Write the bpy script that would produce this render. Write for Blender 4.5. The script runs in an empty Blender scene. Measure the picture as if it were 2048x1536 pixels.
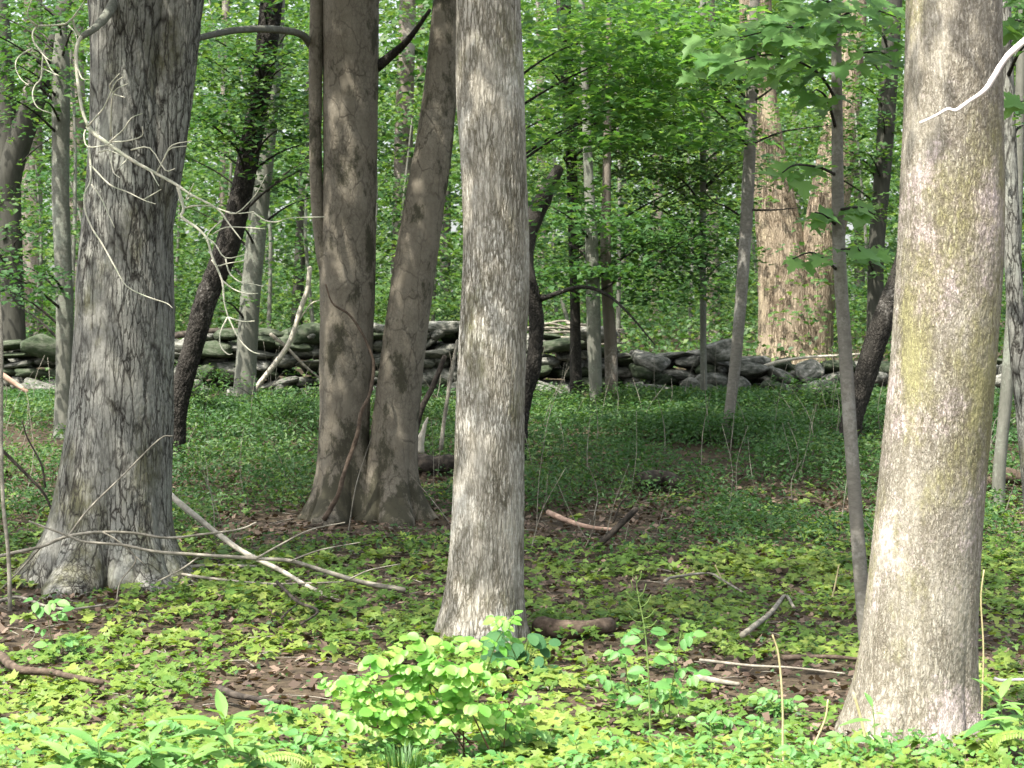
import bpy, math, random
import numpy as np
from mathutils import Vector, Matrix

# ------------------------------------------------------------------ camera, sky, sun, exposure
scene = bpy.context.scene
col = scene.collection
CAM_Z, FPX, CX, CY = 1.6, 4435.0, 1024.0, 768.0      # eye height, focal length in photo pixels, principal point
cam_d = bpy.data.cameras.new('camera')
cam = bpy.data.objects.new('camera', cam_d); col.objects.link(cam)
cam.location = (0, 0, CAM_Z); cam.rotation_euler = (math.radians(90), 0, 0)
cam_d.sensor_width = 36; cam_d.lens = 36 * FPX / 2048
cam_d.clip_start = 0.1; cam_d.clip_end = 3000
cam_d.dof.use_dof = True; cam_d.dof.focus_distance = 13.6; cam_d.dof.aperture_fstop = 8.5
scene.camera = cam

SUN_ELEV, SUN_AZ = 60.0, -140.0                       # the sun stands behind the camera, to the left
world = bpy.data.worlds.new('World'); scene.world = world; world.use_nodes = True
wn = world.node_tree; wn.nodes.clear()
sky = wn.nodes.new('ShaderNodeTexSky'); sky.sky_type = 'NISHITA'; sky.sun_disc = False
sky.sun_elevation = math.radians(SUN_ELEV); sky.sun_rotation = math.radians(SUN_AZ)
sky.air_density = 1.0; sky.dust_density = 5.0; sky.ozone_density = 0.3
bg = wn.nodes.new('ShaderNodeBackground'); bg.inputs[1].default_value = 0.15
wo = wn.nodes.new('ShaderNodeOutputWorld')
hs_ = wn.nodes.new('ShaderNodeHueSaturation'); hs_.inputs['Saturation'].default_value = .42     # a hazy, whitish summer sky
wn.links.new(sky.outputs[0], hs_.inputs['Color']); wn.links.new(hs_.outputs[0], bg.inputs[0]); wn.links.new(bg.outputs[0], wo.inputs[0])
sd = bpy.data.lights.new('sun', 'SUN'); sd.energy = 3.7; sd.angle = math.radians(0.55); sd.color = (1.0, 0.94, 0.84)
sun = bpy.data.objects.new('sun', sd); col.objects.link(sun)
_e, _a = math.radians(SUN_ELEV), math.radians(SUN_AZ)
SUN_DIR = Vector((math.sin(_a) * math.cos(_e), math.cos(_a) * math.cos(_e), math.sin(_e)))
sun.rotation_euler = (-SUN_DIR).to_track_quat('-Z', 'Y').to_euler(); sun.location = SUN_DIR * 60
vs = scene.view_settings
vs.view_transform = 'Standard'; vs.look = 'None'; vs.gamma = 1.0; vs.use_curve_mapping = False
vs.exposure = 1.68
cy = scene.cycles
cy.max_bounces = 7; cy.diffuse_bounces = 4; cy.glossy_bounces = 2; cy.transmission_bounces = 4
cy.transparent_max_bounces = 4; cy.caustics_reflective = False; cy.caustics_refractive = False
cy.use_denoising = True; cy.sample_clamp_indirect = 6

random.seed(7)
rng = np.random.default_rng(7)

# ------------------------------------------------------------------ noise
def _h(ix, iy, iz, s):
    h = (ix.astype(np.int64) * 374761393 + iy.astype(np.int64) * 668265263 + iz.astype(np.int64) * 2147483647 + s * 974634777) & 0xffffffff
    h = ((h ^ (h >> 13)) * 1274126177) & 0xffffffff
    h = ((h ^ (h >> 16)) * 2246822519) & 0xffffffff
    return ((h ^ (h >> 15)) & 0xffffff) / float(0xffffff)
def vnoise(p, s=0):
    i = np.floor(p); f = p - i; f = f * f * (3 - 2 * f); i = i.astype(np.int64); o = 0
    for a in (0, 1):
        for b in (0, 1):
            for c in (0, 1):
                w = (f[:, 0] if a else 1 - f[:, 0]) * (f[:, 1] if b else 1 - f[:, 1]) * (f[:, 2] if c else 1 - f[:, 2])
                o = o + w * _h(i[:, 0] + a, i[:, 1] + b, i[:, 2] + c, s)
    return o * 2 - 1
def fbm(p, oct=4, s=0):
    o, a, t = 0, 1.0, 0.0
    for k in range(oct):
        o = o + a * vnoise(p * 2 ** k + 17.3 * k, s + k); t += a; a *= .5
    return o / t
def worley(p, s=0):
    i = np.floor(p).astype(np.int64); f = p - i
    f1 = np.full(len(p), 9.0); f2 = np.full(len(p), 9.0)
    for a in (-1, 0, 1):
        for b in (-1, 0, 1):
            for c in (-1, 0, 1):
                q = i + np.array([a, b, c])
                d = np.sqrt((a + _h(q[:, 0], q[:, 1], q[:, 2], s) - f[:, 0]) ** 2 + (b + _h(q[:, 0], q[:, 1], q[:, 2], s + 1) - f[:, 1]) ** 2
                            + (c + _h(q[:, 0], q[:, 1], q[:, 2], s + 2) - f[:, 2]) ** 2)
                m = d < f1
                f2 = np.where(m, f1, np.minimum(f2, d)); f1 = np.where(m, d, f1)
    return f1, f2
def sstep(a, b, x):
    t = np.clip((x - a) / (b - a), 0, 1); return t * t * (3 - 2 * t)

# ------------------------------------------------------------------ where things are
GY = np.array([-40, 0, 9.2, 10.4, 13, 15.8, 18.8, 23, 27, 31, 45, 60, 100, 200, 700.])
GZ = np.array([-.1, 0, 0.0, 0.0, .07, .20, .45, 1.05, 1.5, 1.85, 2.6, 3.3, 5.0, 9.0, 22.])
_yy = np.linspace(-40, 700, 14801); _zz = np.interp(_yy, GY, GZ)
_zz = np.convolve(np.pad(_zz, 12, 'edge'), np.ones(25) / 25, 'valid')
def ground(x, y):
    x = np.atleast_1d(np.asarray(x, float)); y = np.atleast_1d(np.asarray(y, float))
    p = np.stack([x, y, np.zeros_like(x)], 1)
    return np.interp(y, _yy, _zz) + .035 * fbm(p * .55, 2, 3) + .012 * fbm(p * 2.5, 2, 5)
def gz(x, y): return float(ground(x, y)[0])
def at(px, py, d): return Vector(((px - CX) / FPX * d, d, CAM_Z - (py - CY) / FPX * d))
_ds = np.concatenate([np.arange(7, 40, .05), np.arange(40, 150, .5)])
def gp(px, py, lift=0.0):                              # the spot of ground seen at a photo pixel
    z = CAM_Z - (py - CY) / FPX * _ds
    g = ground((px - CX) / FPX * _ds, _ds)
    k = np.nonzero(z <= g)[0]
    d = _ds[k[0]] if len(k) else 60.0
    x = (px - CX) / FPX * d
    return Vector((x, d, gz(x, d) + lift))

# ------------------------------------------------------------------ objects and meshes
def tag(o, label=None, cat=None, group=None, kind=None):
    if label: o['label'] = label
    if cat: o['category'] = cat
    if group: o['group'] = group
    if kind: o['kind'] = kind
    return o
def empty(name, loc, label=None, cat=None, group=None):
    o = bpy.data.objects.new(name, None); o.empty_display_size = .1; o.location = loc; col.objects.link(o)
    return tag(o, label, cat, group)
def obj(name, me, parent=None, loc=None, mat4=None):
    o = bpy.data.objects.new(name, me); col.objects.link(o)
    if parent is not None: o.parent = parent
    if mat4 is not None: o.matrix_basis = mat4
    elif loc is not None: o.location = loc
    return o
def mesh(name, V, F, mat, smooth=True, attrs=None):
    V = np.asarray(V, np.float32); F = np.asarray(F, np.int32)
    me = bpy.data.meshes.new(name); n, k = F.shape
    me.vertices.add(len(V)); me.vertices.foreach_set('co', V.ravel())
    me.loops.add(n * k); me.loops.foreach_set('vertex_index', F.ravel())
    me.polygons.add(n); me.polygons.foreach_set('loop_start', np.arange(0, n * k, k, dtype=np.int32))
    me.polygons.foreach_set('loop_total', np.full(n, k, np.int32))
    me.polygons.foreach_set('use_smooth', np.full(n, smooth, bool))
    for an, av in (attrs or {}).items():
        a = me.attributes.new(an, 'FLOAT', 'POINT'); a.data.foreach_set('value', np.asarray(av, np.float32))
    me.materials.append(mat); me.update(calc_edges=True)
    return me
def joined(name, parts, mat, smooth=True):             # parts: list of (V, F) of one thing
    V, F, o = [], [], 0
    for v, f in parts:
        V.append(v); F.append(f + o); o += len(v)
    return mesh(name, np.concatenate(V), np.concatenate(F), mat, smooth)
def scatter(name, tpl, M, T, mat, rnd=None, smooth=True):
    tv, tf = tpl; n = len(T)
    V = np.einsum('nij,kj->nki', M, tv) + T[:, None, :]
    F = tf[None] + (np.arange(n) * len(tv))[:, None, None]
    if rnd is None: rnd = rng.random(n)
    return mesh(name, V.reshape(-1, 3), F.reshape(-1, tf.shape[1]), mat, smooth, {'rnd': np.repeat(rnd, len(tv))})
def frames(normal, tip):                               # (n,3),(n,3) -> rotation matrices with y = tip, z = normal
    z = normal / np.linalg.norm(normal, axis=1, keepdims=True)
    y = tip - (tip * z).sum(1, keepdims=True) * z
    y = y / np.maximum(np.linalg.norm(y, axis=1, keepdims=True), 1e-6)
    x = np.cross(y, z)
    return np.stack([x, y, z], 2)
def catmull(P, m):
    P = np.asarray(P, float)
    if len(P) == 2: P = np.array([P[0], (P[0] + P[1]) / 2, P[1]])
    Q = np.vstack([2 * P[0] - P[1], P, 2 * P[-1] - P[-2]]); out = []
    t = np.linspace(0, 1, m, endpoint=False)[:, None]
    for k in range(len(P) - 1):
        a, b, c, d = Q[k:k + 4]
        out.append(.5 * (2 * b + (c - a) * t + (2 * a - 5 * b + 4 * c - d) * t ** 2 + (3 * b - a - 3 * c + d) * t ** 3))
    out.append(P[-1][None]); return np.vstack(out)
def tube(P, R, seg=6, sub=4, rough=.0, seed=0):        # P (n,3) path, R (n,) radii, capped to a point
    P = np.asarray([tuple(p) for p in P], float); R = np.asarray(R, float)
    if len(R) == 2 and len(P) > 2: R = np.linspace(R[0], R[1], len(P))
    if len(P) == 2: P = np.array([P[0], (P[0] + P[1]) / 2, P[1]]); R = np.array([R[0], (R[0] + R[-1]) / 2, R[-1]])
    C = catmull(P, sub); RR = np.interp(np.linspace(0, 1, len(C)), np.linspace(0, 1, len(R)), R)
    T = np.gradient(C, axis=0); T /= np.maximum(np.linalg.norm(T, axis=1, keepdims=True), 1e-9)
    ref = np.array([0, 1, .12]) if abs(T[:, 1]).mean() < .75 else np.array([1, 0, .1])
    U = np.cross(T, ref); U /= np.maximum(np.linalg.norm(U, axis=1, keepdims=True), 1e-9); W = np.cross(T, U)
    th = np.linspace(0, 2 * np.pi, seg, endpoint=False)
    ring = (np.cos(th)[None, :, None] * U[:, None] + np.sin(th)[None, :, None] * W[:, None])
    rr = RR[:, None]
    if rough:
        q = (C[:, None] + ring * .05).reshape(-1, 3)
        rr = rr * (1 + rough * fbm(q * 14 + seed, 3, seed).reshape(len(C), seg))
    V = C[:, None] + ring * (rr if np.ndim(rr) == 2 and rr.shape[1] > 1 else rr)[..., None]
    n = len(C); i, j = np.meshgrid(np.arange(n - 1), np.arange(seg), indexing='ij')
    F = np.stack([i * seg + j, i * seg + (j + 1) % seg, (i + 1) * seg + (j + 1) % seg, (i + 1) * seg + j], -1).reshape(-1, 4)
    V = V.reshape(-1, 3); k = len(V)
    V = np.vstack([V, C[0] - T[0] * RR[0] * .3, C[-1] + T[-1] * RR[-1] * .6])
    j = np.arange(seg); e = (n - 1) * seg
    F = np.vstack([F, np.stack([j, np.full(seg, k), np.full(seg, k), (j + 1) % seg], 1)[:, [1, 3, 0, 0]],
                   np.stack([e + j, e + (j + 1) % seg, np.full(seg, k + 1), np.full(seg, k + 1)], 1)])
    # make the cap triangles true quads-with-a-repeat free: split into a tri list
    tri = []
    Q = F[:(n - 1) * seg]
    tri.append(Q[:, [0, 1, 2]]); tri.append(Q[:, [0, 2, 3]]); tri.append(F[(n - 1) * seg:][:, :3])
    return V, np.vstack(tri)

# ------------------------------------------------------------------ materials
def new_mat(name):
    m = bpy.data.materials.new(name); m.use_nodes = True; nt = m.node_tree; nt.nodes.clear()
    out = nt.nodes.new('ShaderNodeOutputMaterial')
    def N(t, **kw):
        n = nt.nodes.new(t)
        for k, v in kw.items(): setattr(n, k, v)
        return n
    def L(a, b): nt.links.new(a, b)
    return m, nt, out, N, L
def ramp(N, L, src, stops):
    r = N('ShaderNodeValToRGB'); e = r.color_ramp.elements
    e[0].position, e[0].color = stops[0][0], (*stops[0][1], 1) if len(stops[0][1]) == 3 else stops[0][1]
    e[1].position, e[1].color = stops[-1][0], (*stops[-1][1], 1)
    for p, c in stops[1:-1]:
        x = e.new(p); x.color = (*c, 1)
    L(src, r.inputs[0]); return r.outputs[0]
def mixc(N, L, fac, a, b, mode='MIX'):
    m = N('ShaderNodeMix', data_type='RGBA', blend_type=mode)
    for s, v in ((m.inputs[0], fac), (m.inputs[6], a), (m.inputs[7], b)):
        if hasattr(v, 'links') or hasattr(v, 'is_linked'): L(v, s)
        elif isinstance(v, (int, float)): s.default_value = v
        else: s.default_value = (*v, 1)
    return m.outputs[2]
def noise_tex(N, L, vec, scale, detail=3, rough=.55):
    n = N('ShaderNodeTexNoise'); n.inputs['Scale'].default_value = scale; n.inputs['Detail'].default_value = detail
    n.inputs['Roughness'].default_value = rough; L(vec, n.inputs['Vector']); return n.outputs[0]
def mapping(N, L, src, scale=(1, 1, 1), loc=(0, 0, 0)):
    m = N('ShaderNodeMapping'); m.inputs['Scale'].default_value = scale; m.inputs['Location'].default_value = loc
    L(src, m.inputs[0]); return m.outputs[0]
def leaf_mat(name, a, b, c, trans=.4, rough=.5, tfac=1.25):
    m, nt, out, N, L = new_mat(name)
    at_ = N('ShaderNodeAttribute', attribute_name='rnd'); oi = N('ShaderNodeObjectInfo')
    ad = N('ShaderNodeMath', operation='ADD'); L(at_.outputs['Fac'], ad.inputs[0]); L(oi.outputs['Random'], ad.inputs[1])
    fr = N('ShaderNodeMath', operation='FRACT'); L(ad.outputs[0], fr.inputs[0])
    cc = ramp(N, L, fr.outputs[0], [(0, a), (.55, b), (1, c)])
    p = N('ShaderNodeBsdfPrincipled'); L(cc, p.inputs['Base Color']); p.inputs['Roughness'].default_value = rough
    p.inputs['Specular IOR Level'].default_value = .35
    t = N('ShaderNodeBsdfTranslucent')
    tc = mixc(N, L, 1.0, cc, (tfac * 1.15, tfac * 1.1, tfac * .55), 'MULTIPLY'); L(tc, t.inputs[0])
    mx = N('ShaderNodeMixShader'); mx.inputs[0].default_value = trans
    L(p.outputs[0], mx.inputs[1]); L(t.outputs[0], mx.inputs[2]); L(mx.outputs[0], out.inputs[0])
    return m
def bark_mat(name, plate, plate2, fissure, lichen=None, moss=None, zs=.22, cell=40., bump=.6, lth=(.5, .62), mth=(.55, .7), streak=.5, use_attr=False, crack=None, crack2=None, ms=2.6, ls=1.7, nscale=None, skirt=0.0):
    """plates of bark in two tones, dark inner bark in the cracks between them, patches of lichen and moss.
    crack = (cells per metre round, cells per metre up, width, strength)"""
    m, nt, out, N, L = new_mat(name)
    tc = N('ShaderNodeTexCoord'); v = tc.outputs['Object']
    n1 = noise_tex(N, L, mapping(N, L, v, (1, 1, zs)), nscale or cell * .45, 6, .68)
    n2 = noise_tex(N, L, v, ls, 4, .6)
    st = noise_tex(N, L, mapping(N, L, v, (1, 1, .06)), 22, 3, .6)
    c = mixc(N, L, ramp(N, L, n1, [(.36, (0, 0, 0)), (.64, (1, 1, 1))]), plate, plate2)
    c = mixc(N, L, ramp(N, L, st, [(.35, (streak * .8,) * 3), (.65, (0, 0, 0))]), c, mixc(N, L, .5, plate, fissure))
    if lichen:
        ln = N('ShaderNodeMath', operation='ADD'); L(n2, ln.inputs[0])
        fine = noise_tex(N, L, v, 38, 4, .7); mu = N('ShaderNodeMath', operation='MULTIPLY_ADD')
        L(fine, mu.inputs[0]); mu.inputs[1].default_value = .5; mu.inputs[2].default_value = -.25; L(mu.outputs[0], ln.inputs[1])
        c = mixc(N, L, ramp(N, L, ln.outputs[0], [(lth[0], (0, 0, 0)), (lth[1], (.85, .85, .85))]), c, lichen)
    if moss:
        n3 = noise_tex(N, L, mapping(N, L, v, (1, 1, .55), (3.1, 7.7, 1.3)), ms, 7, .74)
        if skirt:
            sx = N('ShaderNodeSeparateXYZ'); L(v, sx.inputs[0]); mr = N('ShaderNodeMapRange'); L(sx.outputs['Z'], mr.inputs[0])
            mr.inputs[1].default_value = .0; mr.inputs[2].default_value = skirt; mr.inputs[3].default_value = .13; mr.inputs[4].default_value = 0.0
            a3 = N('ShaderNodeMath', operation='ADD'); L(n3, a3.inputs[0]); L(mr.outputs[0], a3.inputs[1]); n3 = a3.outputs[0]
        c = mixc(N, L, ramp(N, L, n3, [(mth[0], (0, 0, 0)), (mth[1], (.9, .9, .9))]), c, moss)
    height = n1
    for cr, sd_ in ((crack, 0.0), (crack2, 5.3)):
        if not cr: continue
        wob = N('ShaderNodeTexNoise'); wob.inputs['Scale'].default_value = cr[0] * .55; wob.inputs['Detail'].default_value = 4; wob.inputs['Roughness'].default_value = .65
        L(mapping(N, L, v, (1, 1, .5), (sd_, sd_, 0)), wob.inputs['Vector'])
        sc_ = N('ShaderNodeVectorMath', operation='SCALE'); L(wob.outputs['Color'], sc_.inputs[0]); sc_.inputs['Scale'].default_value = (cr[4] if len(cr) > 4 else 1.5) / cr[0]
        ad = N('ShaderNodeVectorMath', operation='ADD'); L(v, ad.inputs[0]); L(sc_.outputs[0], ad.inputs[1])
        vo = N('ShaderNodeTexVoronoi', feature='DISTANCE_TO_EDGE'); vo.inputs['Scale'].default_value = 1.0
        L(mapping(N, L, ad.outputs[0], (cr[0], cr[0], cr[1]), (sd_, 0, sd_)), vo.inputs['Vector'])
        # cracks fade in and out along the trunk
        gate = ramp(N, L, noise_tex(N, L, mapping(N, L, v, (1, 1, .45), (sd_ + 2, 1, 4)), 4.5, 4, .6), [(.36, (.12,) * 3), (.58, (1, 1, 1))])
        ln_ = ramp(N, L, vo.outputs['Distance'], [(0.0, (1, 1, 1)), (cr[2], (0, 0, 0))])
        mk = N('ShaderNodeMath', operation='MULTIPLY'); L(ln_, mk.inputs[0]); L(gate, mk.inputs[1])
        mk2 = N('ShaderNodeMath', operation='MULTIPLY'); L(mk.outputs[0], mk2.inputs[0]); mk2.inputs[1].default_value = cr[3]
        c = mixc(N, L, mk2.outputs[0], c, fissure)
        hs = N('ShaderNodeMath', operation='MULTIPLY_ADD'); L(mk2.outputs[0], hs.inputs[0]); hs.inputs[1].default_value = -1.2; L(height, hs.inputs[2]); height = hs.outputs[0]
    if use_attr:
        h = N('ShaderNodeAttribute', attribute_name='bark')
        c = mixc(N, L, ramp(N, L, h.outputs['Fac'], [(.05, (.9, .9, .9)), (.45, (0, 0, 0))]), c, fissure)
    p = N('ShaderNodeBsdfPrincipled'); L(c, p.inputs['Base Color']); p.inputs['Roughness'].default_value = .9
    p.inputs['Specular IOR Level'].default_value = .15
    b = N('ShaderNodeBump'); b.inputs['Strength'].default_value = bump; b.inputs['Distance'].default_value = .01
    L(height, b.inputs['Height']); L(b.outputs[0], p.inputs['Normal']); L(p.outputs[0], out.inputs[0])
    return m
def plain_mat(name, stops, scale=12., bump=.4, rough=.9, dist=.01, stretch=(1, 1, 1)):
    m, nt, out, N, L = new_mat(name)
    tc = N('ShaderNodeTexCoord'); oi = N('ShaderNodeObjectInfo')
    of = N('ShaderNodeVectorMath', operation='ADD'); L(tc.outputs['Object'], of.inputs[0])
    mu = N('ShaderNodeMath', operation='MULTIPLY'); L(oi.outputs['Random'], mu.inputs[0]); mu.inputs[1].default_value = 37.0
    L(mu.outputs[0], of.inputs[1])
    n = noise_tex(N, L, mapping(N, L, of.outputs[0], stretch), scale, 5, .65)
    c = ramp(N, L, n, stops)
    p = N('ShaderNodeBsdfPrincipled'); L(c, p.inputs['Base Color']); p.inputs['Roughness'].default_value = rough
    p.inputs['Specular IOR Level'].default_value = .2
    b = N('ShaderNodeBump'); b.inputs['Strength'].default_value = bump; b.inputs['Distance'].default_value = dist
    L(n, b.inputs['Height']); L(b.outputs[0], p.inputs['Normal']); L(p.outputs[0], out.inputs[0])
    return m

M = {}
M['litter_ground'] = plain_mat('litter_ground', [(.3, (.022, .017, .011)), (.5, (.048, .036, .023)), (.68, (.085, .068, .042))], 9., .8, dist=.03)
M['litter'] = leaf_mat('dead_leaves', (.045, .03, .021), (.095, .065, .045), (.19, .14, .105), .12, .7, 1.0)
M['seedling'] = leaf_mat('seedling_leaf', (.085, .17, .03), (.14, .225, .04), (.23, .29, .065), .38)
M['forest'] = leaf_mat('forest_leaf', (.022, .072, .02), (.042, .108, .028), (.085, .155, .038), .42)
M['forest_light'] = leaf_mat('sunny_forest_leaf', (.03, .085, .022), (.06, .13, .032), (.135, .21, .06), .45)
M['maple'] = leaf_mat('young_maple_leaf', (.085, .20, .055), (.115, .24, .065), (.15, .28, .085), .5, .5, 1.4)
M['mid_maple'] = leaf_mat('layered_maple_leaf', (.06, .155, .04), (.09, .2, .05), (.14, .25, .065), .55, .5, 1.5)
M['under'] = leaf_mat('undergrowth_leaf', (.032, .092, .026), (.052, .125, .034), (.10, .175, .046), .4)
M['shrub'] = leaf_mat('bright_shrub_leaf', (.11, .30, .05), (.165, .37, .06), (.27, .44, .10), .42, .45)
M['broad'] = leaf_mat('dark_broad_leaf', (.03, .10, .035), (.04, .13, .045), (.06, .16, .05), .35, .75)
M['lance'] = leaf_mat('lance_leaf', (.09, .22, .06), (.13, .27, .07), (.18, .32, .09), .38)
M['sprig'] = leaf_mat('sprig_leaf', (.07, .20, .05), (.10, .25, .06), (.15, .30, .08), .38)
M['fern'] = leaf_mat('fern_leaf', (.16, .25, .05), (.2, .29, .06), (.25, .33, .08), .4)
M['grass'] = leaf_mat('grass_blade', (.05, .13, .03), (.08, .17, .04), (.12, .2, .05), .3)
M['green_stem'] = plain_mat('green_stem', [(.3, (.09, .16, .04)), (.7, (.16, .22, .07))], 20, .2)
M['red_stem'] = plain_mat('red_brown_stem', [(.3, (.06, .035, .025)), (.7, (.13, .07, .045))], 20, .2)
M['dry'] = plain_mat('dry_stalk', [(.3, (.3, .26, .13)), (.7, (.45, .4, .23))], 15, .2)
M['dead_grey'] = plain_mat('grey_dead_wood', [(.3, (.10, .095, .075)), (.5, (.2, .185, .15)), (.7, (.33, .31, .26))], 16, .5, stretch=(1, 1, 1))
M['dead_pale'] = plain_mat('pale_dead_wood', [(.3, (.3, .28, .22)), (.7, (.55, .51, .43))], 16, .4)
M['dead_twig'] = plain_mat('lichened_twig', [(.3, (.2, .24, .17)), (.5, (.42, .42, .33)), (.7, (.62, .58, .48))], 12, .3)
M['dead_white'] = plain_mat('barkless_white_wood', [(.3, (.66, .6, .58)), (.7, (.82, .78, .75))], 9, .25)
M['dead_dark'] = plain_mat('dark_rotten_wood', [(.3, (.012, .011, .01)), (.5, (.04, .034, .028)), (.7, (.09, .075, .06))], 18, .7)
M['dead_brown'] = plain_mat('brown_rotten_wood', [(.3, (.032, .023, .017)), (.5, (.075, .056, .041)), (.7, (.14, .108, .082))], 18, .7)
M['dead_pink'] = plain_mat('pinkish_stripped_wood', [(.3, (.28, .18, .13)), (.7, (.46, .33, .26))], 12, .4)
M['stone'] = plain_mat('field_stone', [(.28, (.02, .026, .02)), (.43, (.075, .08, .066)), (.57, (.165, .165, .145)), (.74, (.34, .335, .31))], 4.5, .7, .85, .03)
M['stone_moss'] = plain_mat('mossy_field_stone', [(.25, (.012, .02, .01)), (.45, (.035, .05, .026)), (.65, (.08, .09, .065)), (.85, (.16, .16, .135))], 4.5, .7, .85, .03)
# bark of each kind of tree
M['bark_left'] = bark_mat('bark_grey_plated', (.155, .155, .136), (.225, .225, .203), (.02, .018, .015), lichen=(.27, .28, .245), moss=(.07, .07, .038), zs=.5, cell=70, lth=(.5, .66), mth=(.54, .68), streak=.25, crack=(14, 2.0, .095, 1.0, 1.1), crack2=(34, 5.0, .11, .95, 1.1), nscale=60, bump=.55, skirt=1.1)
M['bark_twin'] = bark_mat('bark_smooth_taupe', (.132, .117, .09), (.172, .155, .122), (.04, .036, .028), lichen=(.20, .185, .15), moss=(.04, .039, .025), zs=.7, bump=.35, lth=(.55, .75), mth=(.53, .6), streak=.25, use_attr=True, nscale=14, ms=3.6, crack=(8, 3.5, .045, .7), crack2=(36, 22, .14, .35), skirt=.9)
M['bark_centre'] = bark_mat('bark_pale_ridged', (.29, .272, .225), (.46, .44, .39), (.075, .066, .045), lichen=(.54, .53, .48), moss=(.11, .112, .045), zs=.12, bump=.6, lth=(.5, .64), mth=(.55, .68), streak=.5, crack=(36, 4.2, .17, .9), crack2=(62, 11, .22, .75), nscale=75, ls=2.6, skirt=.7)
M['bark_right'] = bark_mat('bark_lichened_fine', (.235, .218, .166), (.45, .425, .365), (.075, .062, .045), lichen=(.56, .48, .47), moss=(.27, .26, .12), zs=.3, bump=.5, lth=(.53, .64), mth=(.5, .6), streak=.6, crack=(58, 8, .22, .7, 2.8), crack2=(105, 30, .28, .6, 2.4), nscale=80, ms=1.3, ls=2.4)
M['bark_sapling'] = bark_mat('bark_smooth_grey', (.112, .106, .09), (.168, .16, .14), (.05, .045, .038), lichen=(.23, .226, .205), zs=2.5, cell=40, bump=.3, streak=.1)
M['bark_dark'] = bark_mat('bark_dark_scaly', (.03, .028, .024), (.06, .055, .048), (.01, .009, .008), lichen=(.2, .19, .175), zs=.5, cell=60, bump=.9, lth=(.6, .7), crack=(45, 25, .2, .8))
M['bark_grey'] = bark_mat('bark_mid_grey', (.11, .114, .094), (.165, .165, .14), (.04, .04, .032), lichen=(.21, .23, .19), zs=.4, cell=40, bump=.5)
M['bark_brown'] = bark_mat('bark_brown_ridged', (.25, .2, .14), (.44, .37, .28), (.075, .055, .036), lichen=(.46, .39, .26), zs=.1, bump=1.0, lth=(.55, .7), streak=.5, crack=(22, 2.2, .2, .9), crack2=(40, 7, .2, .7), nscale=70)
M['bark_far'] = bark_mat('bark_far_grey', (.125, .105, .085), (.19, .165, .14), (.045, .038, .03), lichen=(.28, .26, .23), zs=.2, cell=26, bump=.7)
M['bark_far_dark'] = bark_mat('bark_far_dark', (.045, .045, .037), (.075, .075, .062), (.018, .018, .016), zs=.2, cell=26, bump=.7)

# ------------------------------------------------------------------ the ground
def sheet(y0, y1):
    xs = np.concatenate([-np.geomspace(300, 9, 26), np.arange(-8.8, 8.81, .13), np.geomspace(9, 300, 26)])
    ys = np.concatenate([np.arange(-40, 6, 2.), np.arange(6, 30, .13), np.geomspace(30, 690, 70)])
    X, Y = np.meshgrid(xs, ys); Z = ground(X.ravel(), Y.ravel())
    near = (Y.ravel() < 30) & (abs(X.ravel()) < 9)
    p = np.stack([X.ravel(), Y.ravel(), 0 * Z], 1)
    Z = Z + np.where(near, .012 * fbm(p * 9, 2, 8), 0)
    V = np.stack([X.ravel(), Y.ravel(), Z], 1); nx, ny = len(xs), len(ys)
    i, j = np.meshgrid(np.arange(ny - 1), np.arange(nx - 1), indexing='ij')
    F = np.stack([i * nx + j, i * nx + j + 1, (i + 1) * nx + j + 1, (i + 1) * nx + j], -1).reshape(-1, 4)
    return mesh('ground', V, F, M['litter_ground'])
tag(obj('ground', sheet(0, 0)), kind='structure')

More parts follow.
